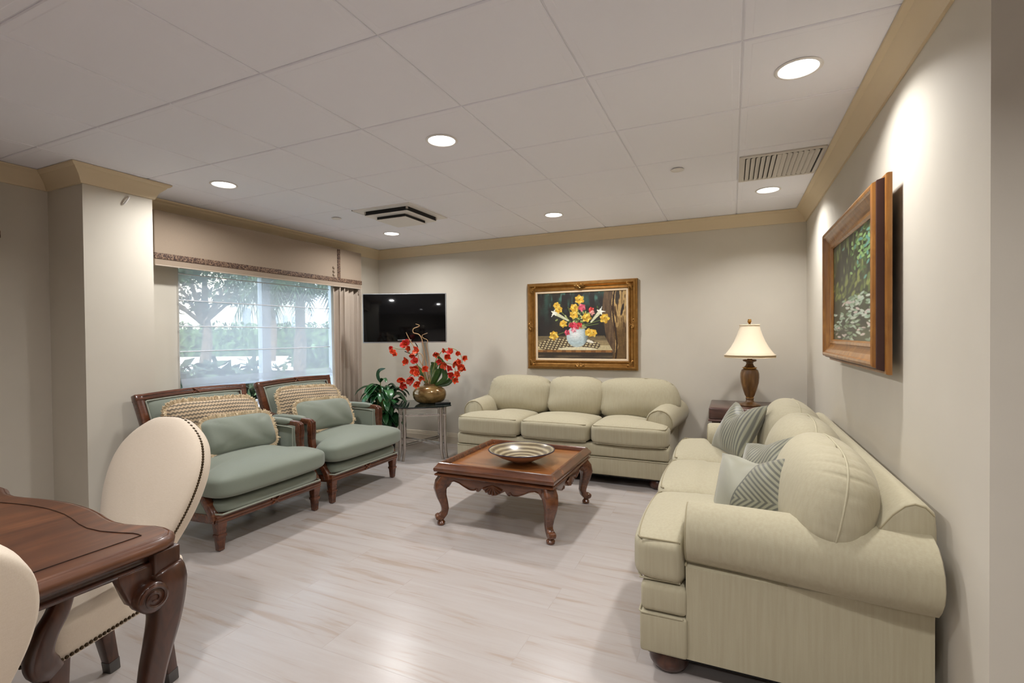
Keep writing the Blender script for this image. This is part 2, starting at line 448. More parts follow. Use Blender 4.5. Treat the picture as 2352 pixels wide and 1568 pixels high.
# ------------------------------------------------------------------ room shell
XL, XR, YB, ZC, YE = -4.17, .61, 5.07, 2.40, 1.665
X2, Y2 = 3.2, -3.2
b = MB().b2(XL - .2, X2 + .2, Y2 - .2, YB + .2, -.12, 0); struct(b.build('floor', M['floor'], smooth=False))
# left wall with window hole
WY0, WY1, WZ0, WZ1 = 2.56, 4.46, .62, 1.97
b = MB()
b.b2(XL - .2, XL, Y2 - .2, WY0, 0, ZC + .1); b.b2(XL - .2, XL, WY1, YB + .2, 0, ZC + .1)
b.b2(XL - .2, XL, WY0, WY1, 0, WZ0); b.b2(XL - .2, XL, WY0, WY1, WZ1, ZC + .1)
struct(b.build('wall_left', M['wall'], smooth=False))
struct(MB().b2(XL, -3.75, 1.72, 2.13, 0, ZC + .1).build('wall_column', M['wall'], smooth=False))
struct(MB().b2(XL - .2, XR + .14, YB, YB + .2, 0, ZC + .1).build('wall_back', M['wall'], smooth=False))
struct(MB().b2(XR, XR + .14, YE, YB, 0, ZC + .1).build('wall_right', M['wall'], smooth=False))
struct(MB().b2(XR + .14, X2 + .2, YE, YE + .14, 0, ZC + .1).build('wall_return', M['wall'], smooth=False))
struct(MB().b2(X2, X2 + .2, Y2 - .2, YE, 0, ZC + .1).build('wall_east', M['wall'], smooth=False))
struct(MB().b2(XL, X2, Y2 - .2, Y2, 0, ZC + .1).build('wall_front', M['wall'], smooth=False))
# ceiling: grid plane plus tegular tiles
TX, TY, TS = -1.181, 1.447, .61
b = MB(); b.cm = 1
b.b2(XL - .2, X2 + .2, Y2 - .2, YB + .2, ZC + .006, ZC + .12); b.cm = 0
lights_xy = [(x, y) for y in (2.362, 4.255, .53, -1.30) for x in (-3.316, -1.486, .255) if not (x < -3 and y < 2)]  # the two rows outside the frame are unseen lamps, added to light the room
for i in range(-6, 8):
    for j in range(-9, 7):
        x0, y0 = TX + i * TS, TY + j * TS; x1, y1 = x0 + TS, y0 + TS
        x0, x1, y0, y1 = max(x0, XL), min(x1, X2), max(y0, Y2), min(y1, YB)
        if x1 - x0 < .04 or y1 - y0 < .04: continue
        g = .0035; e = .004
        # tile slab: chamfered rim, flat face at ZC
        v = []
        for (a, z) in ((g, ZC + .006), (g, ZC + .003), (g + e, ZC), (g + .03, ZC), (g + .034, ZC - .001)):
            v += [(x0 + a, y0 + a, z), (x1 - a, y0 + a, z), (x1 - a, y1 - a, z), (x0 + a, y1 - a, z)]
        f = []
        for k in range(4):
            for q in range(4): f.append((k * 4 + q, k * 4 + (q + 1) % 4, k * 4 + 4 + (q + 1) % 4, k * 4 + 4 + q))
        f.append((16, 17, 18, 19)); b.add(v, f)
struct(b.build('ceiling', [M['ceiling'], M['grid']], smooth=False))
# crown moulding, swept with mitres
def sweep(path, prof, name, mat, closed=False):
    P = [Vector((x, y)) for x, y in path]; n = len(P); secs = []
    for i in range(n):
        d0 = (P[i] - P[i - 1]).normalized() if i > 0 else None
        d1 = (P[i + 1] - P[i]).normalized() if i < n - 1 else None
        nn = lambda d: Vector((d.y, -d.x))
        if d0 is None: m = nn(d1)
        elif d1 is None: m = nn(d0)
        else:
            m = nn(d0) + nn(d1); m = m / (m.dot(nn(d0)))
        secs.append([Vector((P[i].x + m.x * a, P[i].y + m.y * a, z)) for a, z in prof])
    return struct(MB().loft(secs).build(name, mat, ang=25))
z0 = ZC - .112
crown = [(-.001, z0), (.012, z0), (.016, z0 + .012), (.02, z0 + .018), (.024, z0 + .03), (.034, z0 + .048), (.05, z0 + .066), (.062, z0 + .078), (.066, z0 + .086), (.078, z0 + .092), (.086, z0 + .1), (.088, ZC - .004), (-.001, ZC - .004)]
sweep([(XL, Y2), (XL, 1.72), (-3.75, 1.72), (-3.75, 2.13), (XL, 2.13), (XL, YB), (XR, YB), (XR, YE), (X2, YE)], crown, 'trim_1', M['crown'])
bp = [(-.001, 0), (.016, 0), (.016, .085), (.012, .092), (.012, .104), (.008, .109), (.008, .118), (.004, .126), (-.001, .128)]
sweep([(XL, Y2), (XL, 1.72), (-3.75, 1.72), (-3.75, 2.13), (XL, 2.13), (XL, YB)], bp, 'baseboard_left', M['base'])
sweep([(XL, YB), (XR, YB)], bp, 'baseboard_back', M['base'])
sweep([(XR, YB), (XR, YE), (X2, YE)], bp, 'baseboard_right', M['base'])
# ------------------------------------------------------------------ window
w = struct(MB().b2(XL - .2, XL - .14, WY0, WY1, WZ0, WZ0 + .06).b2(XL - .2, XL - .14, WY0, WY1, WZ1 - .06, WZ1)
    .b2(XL - .2, XL - .14, WY0, WY0 + .06, WZ0 + .06, WZ1 - .06).b2(XL - .2, XL - .14, WY1 - .06, WY1, WZ0 + .06, WZ1 - .06)
    .build('window_1', M['winframe'], smooth=False))
MB().b2(XL - .195, XL - .135, 3.45, 3.55, WZ0 + .06, WZ1 - .06).build('mullion', M['winframe'], w, smooth=False)
MB().b2(XL - .172, XL - .166, WY0 + .06, 3.45, WZ0 + .06, WZ1 - .06).build('pane', M['pane'], w, smooth=False)
MB().b2(XL - .172, XL - .166, 3.55, WY1 - .06, WZ0 + .06, WZ1 - .06).build('pane', M['pane'], w, smooth=False)
MB().b2(XL - .14, XL + .02, WY0 + .001, WY1 - .001, WZ0 + .001, WZ0 + .02, .004).build('sill', M['winframe'], w)
# ------------------------------------------------------------------ window dressing
sh = thing('roman_shade', 'sheer white roman shade half veiling the garden window', 'window shade', (-4.14, 3.355, 1.99))
b = MB(); ys = np.linspace(-.82, .82, 40); secs = []
zs = [(-.0, 0), (-.16, .004), (-.375, .002), (-.60, .004), (-.80, .002), (-.965, .006), (-1.04, .02), (-1.075, .034), (-1.085, .045)]
for z, x in zs:
    secs.append([(x + .002 * math.sin(y * 9 + z * 7), y, z - .012 * (abs(y) > .8) * (z < -1)) for y in ys])
b.loft(secs, closed=False, caps=False); b.build('sheer_panel', M['sheer'], sh, ang=0)
b = MB(); secs = []
for z, x in ((-1.03, .012), (-1.06, .03), (-1.10, .042), (-1.118, .035), (-1.10, .02)):
    secs.append([(x + .004, y, z - .006 * math.sin(y * 3)) for y in ys])
b.loft(secs, closed=False, caps=False); b.build('bottom_fold', M['sheer'], sh, ang=0)
for z in (-.16, -.375, -.59, -.80):
    MB().tube([(.008, -.82, z), (.008, 0, z - .002), (.008, .82, z)], .0045, 6).build('rib', M['sheerfold'], sh)
MB().b2(-.02, .012, -.82, .82, 0, .03).build('head_rail', M['winframe'], sh)

def valance(y0, y1, label, inner, group=None):
    d = .165
    v = thing('window_valance', label, 'valance', (XL, y0, 1.86), 0)
    W = y1 - y0; zt = .425
    def arch(y):  # gently arched lower edge, lower at both ends
        t = y / W; return -.004 + .012 * math.sin(PI * min(max(t, 0), 1)) * 0 - .012 * (t < .04)
    b = MB()
    b.b2(d - .022, d, 0, W, .0, zt, .008, 3); b.b2(.0, d - .01, 0, .02, .0, zt, .004); b.b2(.0, d - .01, W - .02, W, .0, zt, .004); b.b2(.0, d - .01, 0, W, zt - .02, zt, .004)
    b.build('fabric_board', M['valance'], v)
    b = MB(); b.b2(d - .002, d + .006, .0, W, .052, .098, .003)
    b.b2(.0, d, -.005, .002, .052, .098).build('braid', M['braid'], v)
    if inner:
        for yv in (W - .37,):
            MB().b2(d - .002, d + .007, yv - .02, yv + .022, .098, zt - .01, .003).build('braid', M['braid'], v)
            for k in range(3):
                MB().lathe([(.0, .0), (.015, .001), (.017, .008), (.011, .016), (0, .018)], 14, Matrix.Translation((d, yv - .075, .125 + k * .04)) @ Matrix.Rotation(R(90), 4, 'Y')).build('button', M['valance'], v)
        MB().tube([(d + .002, 0, .003), (d + .002, W, .003)], .005, 6).build('piping', M['curtain'], v)
    return v
valance(2.285, 4.565, 'long taupe valance with brown scroll braid above the garden window', True)
valance(-.55, 1.425, 'taupe valance cut off at the left edge, beyond the column', False)

# curtain: pleated panel
cu = thing('curtain_panel', 'taupe pleated curtain hanging under the right end of the valance', 'curtain', (-4.06, 4.125, 0))
b = MB(); secs = []
N = 90
for z in np.linspace(.015, 1.90, 14):
    ring = []
    for k in range(N + 1):
        t = k / N; y = t * .50 * (1 + .03 * (1.87 - z) / 1.87)
        a = .026 * math.sin(t * 2 * PI * 6.5 + .6 * math.sin(z * 1.3)) + .010 * math.sin(t * 31 + z)
        ring.append((a * (.75 + .25 * z / 1.87) + .02 * math.sin(t * 5), y + .014 * math.cos(t * 2 * PI * 6.5), z))
    secs.append(ring)
b.loft(secs, closed=False, caps=False)
o = b.build('drape', M['curtain'], cu, ang=0); md = o.modifiers.new('thick', 'SOLIDIFY'); md.thickness = .004

# ------------------------------------------------------------------ ceiling fittings
for i, (x, y) in enumerate(lights_xy):
    if i < 6:
        lab = {0: 'round recessed ceiling light nearest the wall column', 1: 'round downlight in the middle of the ceiling, nearer than the ceiling cassette',
               2: 'largest bright downlight beside the crown above the right wall painting', 3: 'small downlight above the television corner',
               4: 'round downlight in front of the flower painting', 5: 'downlight beyond the louvred vent, over the table lamp'}[i]
    else: lab = ['recessed ceiling light near the dining table, outside the frame', 'recessed ceiling light near the front sofa arm, outside the frame', 'rear recessed ceiling light on the dining table side, outside the frame', 'rear recessed ceiling light on the sofa wall side, outside the frame'][i - 6]
    t = thing('downlight', lab, 'ceiling light', (x, y, ZC), 0, 'recessed ceiling lights')
    MB().lathe([(.088, -.0015), (.09, -.004), (.084, -.008), (.076, -.006), (.0745, -.001)], 40, cap=False).build('trim_ring', M['white'], t)
    MB().lathe([(0, -.0035), (.05, -.0035), (.0745, -.0025)], 40).build('lens', M['lens'], t)
    L = bpy.data.lights.new('downlight_lamp', 'AREA'); L.shape = 'DISK'; L.size = .13; L.energy = 15.8 if x < 0 else (10.5 if y > 2 else 14.5); L.color = (1, .99, .985); L.spread = R(160 if x < 0 else 135)
    lo = bpy.data.objects.new('downlight_lamp', L); col.objects.link(lo); lo.parent = t; lo.location = (0, 0, -.012)
def sprinkler(x, y, label):
    o = MB().lathe([(0, -.011), (.04, -.011), (.043, -.009), (.043, -.007), (.028, -.006), (.028, .0)], 32).build('sprinkler_cover', M['white'], loc=(x, y, ZC))
    tag(o, label, 'sprinkler', 'concealed sprinkler covers')
sprinkler(-3.33, 3.47, 'small round white sprinkler cover left of the ceiling cassette')
sprinkler(-.33, 3.45, 'small round white sprinkler cover left of the louvred vent')
# louvred supply vent
v = thing('air_vent', 'white louvred air vent in the ceiling beside the right crown', 'air vent', (.28, 3.655, ZC))
b = MB()
W2, H2 = .235, .27
for (x0, x1, y0, y1) in ((-W2, W2, -H2, -H2 + .03), (-W2, W2, H2 - .03, H2), (-W2, -W2 + .035, -H2 + .03, H2 - .03), (W2 - .02, W2, -H2 + .03, H2 - .03)):
    b.b2(x0, x1, y0, y1, -.010, -.0005, .003)
b.build('frame', M['slat'], v)
MB().b2(-W2 + .03, W2 - .018, -H2 + .028, H2 - .028, -.002, .003).build('backing', M['void'], v)
for k in range(14):
    x = -W2 + .052 + k * .0288; s = -1 if k < 6 else 1
    if k == 6:
        MB().b2(x - .012, x + .014, -H2 + .03, H2 - .03, -.012, -.006, .002).build('center_bar', M['slat'], v); continue
    T = Matrix.Translation((x, 0, -.009)) @ Matrix.Rotation(R(s * 24), 4, 'Y')
    MB().box((0, 0, 0), (.0262, H2 * 2 - .062, .0025), T=T).build('slat', M['slat'], v)
# ceiling cassette
c = thing('ceiling_cassette', 'square white ceiling air unit with stepped dark slots', 'air conditioner', (-2.71, 3.62, ZC))
def ring(b, a0, z0_, a1, z1_):
    v = [(-a0, -a0, z0_), (a0, -a0, z0_), (a0, a0, z0_), (-a0, a0, z0_), (-a1, -a1, z1_), (a1, -a1, z1_), (a1, a1, z1_), (-a1, a1, z1_)]
    b.add(v, [(k, (k + 1) % 4, 4 + (k + 1) % 4, 4 + k) for k in range(4)])
b = MB(); ring(b, .298, -.001, .298, -.009); ring(b, .298, -.009, .23, -.009); ring(b, .23, -.009, .23, -.001)
b.build('outer_frame', M['white'], c, smooth=False)
MB().b2(-.222, .222, -.222, .222, -.040, -.001).build('duct_opening', M['void'], c, smooth=False)  # solid block; its dark colour imitates the shade of the outer slot
b = MB(); b.b2(-.226, .226, -.226, .226, -.046, -.040, .002); b.build('inner_cone', M['white'], c, smooth=False)
MB().b2(-.150, .150, -.150, .150, -.070, -.046).build('inner_slot', M['void'], c, smooth=False)  # inner slot's shade put into the colour of a solid block
MB().b2(-.158, .158, -.158, .158, -.076, -.070, .002).build('center_plate', M['white'], c, smooth=False)
for k in range(4):
    T = Matrix.Rotation(R(90 * k + 45), 4, 'Z'); MB().box((.315, 0, -.019), (.012, .02, .024), T=T).build('corner_strut', M['chrome'], c, smooth=False)
MB().b2(-.3035, -.2995, -.3, .3, -.0085, -.0005).build('seam_gap', M['void'], c, smooth=False)
# hook on the column
hk = MB().tube(bez([(0, .012, .032), (.014, .010, .024), (.016, -.008, -.008), (.006, -.018, -.028)], 12), .0055, 8).build('wall_hook', M['white'], loc=(-3.748, 1.965, 2.235))
tag(hk, 'tiny white hook high on the column face', 'hook')

# ------------------------------------------------------------------ sofas
def arm_profile(y):
    """closed (x,z) profile of the right arm at depth y"""
    t = (y - .17) / .73
    cx = lerp(.900, .958, sstep(0, 1, t)); cz = .540; r = lerp(.114, .126, t)
    P = [(.985, .09), (.985, .25), (.985, .40), (.988, cz - r * .93)]
    for k in range(13):
        a = R(lerp(-62, 178, k / 12)); P.append((cx + r * math.cos(a), cz + r * 1.0 * math.sin(a)))
    P += [(.80, .50), (.79, .40), (.79, .25), (.79, .09)]
    return P
def make_sofa(label, loc, rz):
    s = thing('sofa', label, 'sofa', loc, rz, 'matching three seat sofas')
    # base with forward nose in front of the arms
    b = MB()
    b.b2(-.80, .80, .16, .86, .09, .30)
    b.b2(-1.0, 1.0, .003, .175, .09, .242, .012, 3)
    o = b.build('base', M['sofa'], s)
    b = MB(); b.b2(-.997, .997, .006, .175, .245, .352, .02, 3); b.b2(-.8, .8, .17, .84, .24, .35); b.build('seat_rail', M['sofa'], s)
    for z in (.240,):
        MB().tube([(-.998, .16, z), (-.999, .012, z), (-.99, .002, z), (.99, .002, z), (.999, .012, z), (.998, .16, z)], .0042, 6).build('piping', M['seam'], s)
    MB().b2(-.97, .97, .03, .86, .075, .092).build('dust_cover', M['black_under'], s)
    # arms
    for sx in (-1, 1):
        b = MB(); secs = []
        for y in (.170, .176, .19, .35, .5, .65, .8, .88, .895, .90):
            q = arm_profile(y); k = {.170: .94, .176: .985, .9: .95}.get(y, 1)
            cx, cz = .9, .5
            secs.append([(sx * (cx + (x - cx) * (k if z > .44 else 1)), y, (cz + (z - cz) * k) if z > .44 else z) for x, z in q])
        b.loft(secs); a = b.build('arm', M['sofa'], s, ang=50)
        q = arm_profile(.175)[3:18]
        MB().tube([(sx * (.9 + (x - .9) * .93), .170, .5 + (z - .5) * .93) for x, z in q], .004, 6).build('piping', M['welt'], a)
    # back frame
    prof = [(.60, .3), (.69, .54), (.755, .655), (.80, .72), (.832, .752), (.858, .762), (.885, .755), (.908, .73), (.912, .68), (.912, .55), (.90, .09), (.62, .09)]
    b = MB(); secs = []
    for x, k in ((-.972, .93), (-.965, .985), (-.95, 1), (-.5, 1), (0, 1), (.5, 1), (.95, 1), (.965, .985), (.972, .93)):
        secs.append([(x, .76 + (y - .76) * k, .4 + (z - .4) * k) for y, z in prof])
    b.loft(secs); bk = b.build('back_frame', M['sofa'], s, ang=50)
    for sx in (-1, 1):
        MB().tube([(sx * .966, .76 + (y - .76) * .975, .4 + (z - .4) * .975) for y, z in prof[1:8]], .003, 6).build('piping', M['welt'], bk)
    # seat cushions (T shaped at both ends)
    for k, x in enumerate((-.667, 0, .667)):
        side = (-1, 0, 1)[k]
        def warp(u, v, w, p, side=side):
            x, y, z = p
            cr = (1 - abs(u) ** 2.2) * (1 - abs(v) ** 2.2)
            z += (.042 * cr if w > 0 else -.004 * cr) + (.008 * w if v < -.3 else 0)
            if side:  # narrow behind the arm front
                k_ = sstep(.150, .205, y); uu_ = (u * side + 1) / 2
                x -= side * .215 * k_ * uu_
            y -= .014 * (1 - u * u) * (v < -.5)
            return (x, y, z)
        b = MB(); b.soft((x, .275, .437), (.658, .60, .156), 10, 24, 6.5, warp); 
        c_ = b.build('seat_cushion', M['sofa'], s, ang=0)
        # welt along upper and lower front edges
        for wz in (.86, -.86):
            kk = (1 - abs(wz) ** 6.5) ** (1 / 6.5); pts = []
            for t in np.linspace(-.985, .985, 30):
                F_ = (1 - abs(t) ** 40) ** (1 / 40)
                zz = .437 + wz * .078 + .008 * wz
                pts.append((x + t * .329 * kk, .275 - .301 * kk - .014 * (1 - t * t) + .012 * max(0, (abs(t) - .93) / .055) ** 2, zz + (.004 if wz > 0 else -.002) * (1 - t * t)))
            if side:
                ear = [(x + side * (.329 * kk + .0015), yy, .437 + wz * .078 + .008 * wz + (.005 if wz > 0 else -.001)) for yy in (.0, .04, .08, .12, .150)]
                pts = pts + ear if side > 0 else ear[::-1] + pts
            MB().tube(pts, .0038, 6).build('piping', M['welt'] if wz > 0 else M['seam'], c_)
    # back cushions, plump
    for k, (x, wd) in enumerate(((-.595, .73), (.03, .60), (.64, .76))):
        def warp2(u, v, w, p, k=k):
            x, y, z = p
            lean = .22 * v * .5
            z += .012 * math.sin(u * 5 + k) * w * .6
            an = math.atan2(v, u); pk = .5 + .5 * math.sin(an * 3 + k * 2); cr = math.exp(-(w / .42) ** 2) * max(0, math.sin(an * 23 + 3 * math.sin(an * 5 + k))) ** 4 * pk * (max(abs(u), abs(v)) > .55)
            return (x * (1 - .045 * cr) + .012 * math.sin(v * 4 + k), y * (1 - .05 * cr), z)
        T = Matrix.Translation((x, .645, .668)) @ Matrix.Rotation(R(90 - 13), 4, 'X')
        b = MB(); b.soft((0, 0, 0), (wd, .415, .33), 3.4, 44, 2.25, warp2, T)
        c_ = b.build('back_cushion', M['sofa'], s, ang=0)
        pts = []
        for t in range(56):
            a = 2 * PI * t / 56; ca, sa = math.cos(a), math.sin(a); e = 3.4
            q = (abs(ca) ** e + abs(sa) ** e) ** (-1 / e)
            v_ = sa * q
            pts.append(T @ Vector((ca * q * wd / 2 * .998 + .012 * math.sin(v_ * 4 + k), sa * q * .415 / 2 * .998, 0)))
        MB().tube(pts, .0042, 6, closed=True).build('seam', M['seam'], c_)
    # bun feet
    for fx, fy in ((-.9, .1), (.9, .1), (-.9, .80), (.9, .80)):
        MB().lathe([(.045, 0), (.062, .008), (.075, .028), (.076, .048), (.066, .072), (.05, .08), (.045, .09)], 24).build('bun_foot', M['bun'], s, loc=(fx, fy, 0))
    return s
SB = make_sofa('olive beige three seat sofa along the back wall under the flower painting', (-1.47, 4.14, 0), 0)
SR = make_sofa('olive beige sofa along the right wall with striped throw pillows on it', (-.33, 2.89, 0), -90)

# ------------------------------------------------------------------ throw pillows
def pillow_mesh(w, h, t, pinch=.06, chop=0, n=22, pw=.5, rn=0):
    """knife-edge pillow in local XZ, thickness along Y"""
    v = []; f = []
    for side in (1, -1):
        k0 = len(v)
        for i in range(n + 1):
            for j in range(n + 1):
                u = -1 + 2 * i / n; q = -1 + 2 * j / n
                x = w / 2 * u * (1 - pinch * (1 - q * q) * abs(u)); z = h / 2 * q * (1 - pinch * (1 - u * u) * abs(q))
                th = max(0, (1 - u ** 2) * (1 - q ** 2)) ** pw
                m_ = max(abs(u), abs(q))
                if rn and m_ > 0: k_ = m_ * (abs(u) ** rn + abs(q) ** rn) ** (-1 / rn); x *= k_; z *= k_
                if chop: z -= chop * math.exp(-(u / .42) ** 2) * sstep(-.2, 1, q)
                wr = .006 * math.sin(u * 7 + q * 3) * th
                v.append((x, side * t / 2 * th + wr, z))
        for i in range(n):
            for j in range(n):
                a = k0 + i * (n + 1) + j
                q_ = (a, a + n + 1, a + n + 2, a + 1)
                f.append(q_ if side < 0 else q_[::-1])
    return v, f
def place(o, loc, yaw, lean, roll=0):
    """yaw about Z, lean back about local X, roll in its own plane"""
    o.matrix_world = Matrix.Translation(loc) @ Matrix.Rotation(R(yaw), 4, 'Z') @ Matrix.Rotation(R(-lean), 4, 'X') @ Matrix.Rotation(R(roll), 4, 'Y')
def throw(label, mat, loc, yaw, lean, roll, w=.44, h=.44, t=.17, chop=0, group='striped throw pillows'):
    v, f = pillow_mesh(w, h, t, .07, chop)
    b = MB().add(v, f); bm = None
    o = b.build('throw_pillow', mat, ang=0); tag(o, label, 'pillow', group)
    place(o, loc, yaw, lean, roll); return o
p1 = throw('striped green silk pillow with dented top at the far end of the right sofa', M['str1'], (.03, 3.42, .69), -66, 30, -5, .40, .37, .16, .08)
p2 = throw('slant striped green silk pillow in the middle, behind the chevron pillow', M['str2'], (.15, 2.62, .625), -60, 24, -20, .38, .36, .15, .02)
p3 = throw('chevron striped pillow with a pale half nearest the front arm of the sofa', M['str3'], (.085, 2.25, .622), -48, 22, -12, .43, .36, .17, .03)
def fringe(b, w, h, n, ln, seed):
    rnd = random.Random(seed)
    per = 2 * (w + h)
    for k in range(n):
        d = (k + rnd.random()) / n * per
        if d < w: x, z, nx, nz = -w / 2 + d, h / 2, 0, 1
        elif d < w + h: x, z, nx, nz = w / 2, h / 2 - (d - w), 1, 0
        elif d < 2 * w + h: x, z, nx, nz = w / 2 - (d - w - h), -h / 2, 0, -1
        else: x, z, nx, nz = -w / 2, -h / 2 + (d - 2 * w - h), -1, 0
        uu_, qq_ = x / (w / 2), z / (h / 2); k_ = (abs(uu_) ** 6 + abs(qq_) ** 6) ** (-1 / 6) * .97; x *= k_; z *= k_
        if abs(uu_) > .8 and abs(qq_) > .8: nx, nz = Vector((abs(uu_) ** 4 * math.copysign(1, x), abs(qq_) ** 4 * math.copysign(1, z))).normalized()
        L_ = ln * (.7 + .5 * rnd.random()); a = (rnd.random() - .5) * 1.3; e = (rnd.random() - .5) * .9
        tx, tz = -nz, nx
        p0 = Vector((x, 0, z)); p1_ = p0 + Vector((nx, e, nz)) * L_ * .55 + Vector((tx, 0, tz)) * a * L_ * .3
        p2_ = p0 + Vector((nx, e * 1.6, nz)) * L_ + Vector((tx, 0, tz)) * a * L_
        b.tube([p0, p1_, p2_], [.007, .0075, .003], 5)
def lumbar(label, mat, loc, yaw, lean, roll, w, h, t, seed, name='lumbar_pillow'):
    root = thing(name, label, 'pillow', (0, 0, 0), 0, 'fringed armchair pillows')
    v, f = pillow_mesh(w, h, t, .03, 0, 22, .42, 6)
    MB().add(v, f).build('cushion_body', mat, root, ang=0)
    b = MB(); fringe(b, w, h, 760, .024, seed); o = b.build('fringe', M['fringe'], root); o['kind'] = 'stuff'
    place(root, loc, yaw, lean, roll); return root

# ------------------------------------------------------------------ armchairs
def make_armchair(label, loc, rz):
    s = thing('armchair', label, 'armchair', loc, rz, 'matching wood framed armchairs')
    # wood seat frame: reeded front rail, side rails
    b = MB()
    for k in range(3):
        z = .172 + k * .0185
        b.b2(-.405, .405, -.002 - .003 * (k % 2), .05, z, z + .019, .004)
    for sx in (-1, 1):
        n_ = 12; pts = [(sx * (.392 - .012 * sstep(0, 1, t)), lerp(.03, .74, t), .2 - .03 * math.sin(t * PI) * .5) for t in np.linspace(0, 1, n_)]
        b.sqtube(pts, .0275, .018, (0, 0, 1))
    b.b2(-.38, .38, .70, .74, .172, .225, .005)
    fr = b.build('seat_frame', M['chairwood'], s)
    b = MB()  # carved ribbon at the centre of the front rail
    for k in (-1, 1):
        b.sqtube([(k * .03, -.006, .180), (0, -.011, .199), (-k * .03, -.006, .216)], .006, .004, (0, 1, 0))
    b.lathe([(0, 0), (.01, .001), (.008, .006), (0, .008)], 10, Matrix.Translation((0, -.008, .199)) @ Matrix.Rotation(R(90), 4, 'X'))
    b.build('carved_ribbon', M['chairwood'], fr)
    # legs
    for sx in (-1, 1):
        b = MB(); x = sx * .372
        hs = [(.185, .031), (.13, .027), (.105, .024), (.103, .029), (.088, .029), (.086, .0245), (.05, .021), (.008, .0185), (0, .012)]
        b.sqtube([(x, .03, z) for z, r in hs], [r for z, r in hs], None, (0, 1, 0), .18)
        for k in (-1, 0, 1):  # flutes
            b.sqtube([(x + k * .011, .0035, .172), (x + k * .0095, .006, .115)], .0032, .003, (0, 1, 0))
            b.sqtube([(x + k * .0085, .0085, .082), (x + k * .007, .012, .02)], .0028, .0028, (0, 1, 0))
        b.build('leg', M['chairwood'], s)
        MB().sqtube([(sx * .36, .70, .19), (sx * .36, .73, .1), (sx * .36, .80, 0)], [.025, .022, .016], None, (0, 1, 0)).build('leg', M['chairwood'], s)
    # sprung deck with double welt
    b = MB(); b.soft((0, .34, .265), (.80, .72, .095), 9, 14, 5); dk = b.build('seat_deck', M['sage'], s, ang=0)
    MB().tube([(-.39, .4, .231), (-.398, .02, .231), (-.385, -.014, .231), (.385, -.014, .231), (.398, .02, .231), (.39, .4, .231)], .006, 6).build('piping', M['sagewelt'], dk)
    # loose seat cushion, T shaped
    def warp(u, v, w, p):
        x, y, z = p; cr = (1 - abs(u) ** 2.4) * (1 - abs(v) ** 2.2)
        z += (.045 if w > 0 else -.008) * cr
        k = sstep(.12, .19, y); x *= 1 - .19 * k
        return (x, y - .012 * (1 - u * u) * (v < 0), z)
    MB().soft((0, .285, .392), (.885, .71, .158), 8, 26, 4.6, warp).build('seat_cushion', M['sage'], s, ang=0)
    # back: leaning frame
    lean = R(16.5); T = Matrix.Translation((0, .655, .31)) @ Matrix.Rotation(-lean, 4, 'X')
    H_ = .612; wb, wt = .345, .382
    def half(z): return lerp(wb, wt, (z / H_) ** 1.6)
    path = [(-half(0), 0, 0)] + [(-half(z), 0, z) for z in np.linspace(.1, H_, 8)]
    top = [(x, 0, H_ + .012 * (1 - (x / wt) ** 2)) for x in np.linspace(-wt, wt, 13)]
    b = MB()
    b.sqtube(path, .026, .026, (1, 0, 0), .3, T); b.sqtube([(-x, y, z) for x, y, z in path], .026, .026, (1, 0, 0), .3, T)
    b.sqtube(top, .024, .024, (0, 0, 1), .3, T)
    for sx in (-1, 1): b.box((sx * wt, 0, H_), (.053, .053, .05), .006, 2, T)
    b.sqtube([(-wb, 0, .02), (wb, 0, .02)], .025, .02, (0, 0, 1), .3, T)
    for z_ in (-.012, .010):  # reeds on the top rail
        b.tube([(x, -.0235, z + z_) for x, y, z in top], .0055, 6, T)
    bf = b.build('back_frame', M['chairwood'], s)
    b = MB()
    for k in (-1, 1): b.sqtube([(k * .025, -.026, H_ - .008), (0, -.03, H_ + .012), (-k * .025, -.026, H_ + .03)], .005, .004, (0, 1, 0), .25, T)
    b.build('carved_ribbon', M['chairwood'], bf)
    def bwarp(u, v, w, p):
        z = p.y; k = half(max(0, min(H_, z))) / wt
        return T @ Vector((p.x * k, p.z * 1.0, z + .010 * (1 - u * u) * (v > 0)))
    b = MB(); b.soft((0, H_ / 2 - .003, -.004), (2 * wt - .05, H_ - .03, .085), 14, 18, 3, bwarp); bc = b.build('backrest', M['sage'], s, ang=0)
    pts = [T @ Vector((-half(z) + .028, -.028, z)) for z in np.linspace(.15, H_ - .03, 8)] + [T @ Vector((x, -.028, H_ - .03 + .012 * (1 - (x / wt) ** 2))) for x in np.linspace(-wt + .04, wt - .04, 9)] + [T @ Vector((half(z) - .028, -.028, z)) for z in np.linspace(H_ - .03, .15, 8)]
    MB().tube(pts, .005, 6).build('piping', M['sagewelt'], bc)
    # arms
    for sx in (-1, 1):
        P = bez([(sx * .375, .735, .66), (sx * .385, .60, .638), (sx * .40, .40, .632), (sx * .402, .26, .632), (sx * .402, .212, .618), (sx * .402, .205, .56), (sx * .402, .205, .47), (sx * .402, .175, .38), (sx * .402, .10, .30), (sx * .40, .055, .235), (sx * .40, .04, .19)], 44)
        n_ = len(P); wv = interp([0, .3, .42, .48, .6, 1], [.02, .02, .026, .03, .024, .022], n_)
        b = MB(); b.sqtube(P, wv, .024, (1, 0, 0), .35)
        for k in (-1, 0, 1): b.tube([(sx * .402 + k * .011, .205, .645), (sx * .402 + k * .011, .178, .63), (sx * .402 + k * .010, .176, .58), (sx * .402 + k * .009, .182, .5)], .0045, 6)
        a = b.build('arm', M['chairwood'], s, ang=40)
        MB().soft((sx * .397, .455, .648), (.062, .34, .05), 5, 12, 3).build('arm_pad', M['sage'], a, ang=0)
        poly = [(.72, .21), (.09, .21), (.10, .29), (.17, .37), (.215, .45), (.225, .62), (.66, .635), (.74, .645)]
        MB().prism(poly, sx * .375, sx * .402, 'x', .008).build('side_panel', M['sage'], s)
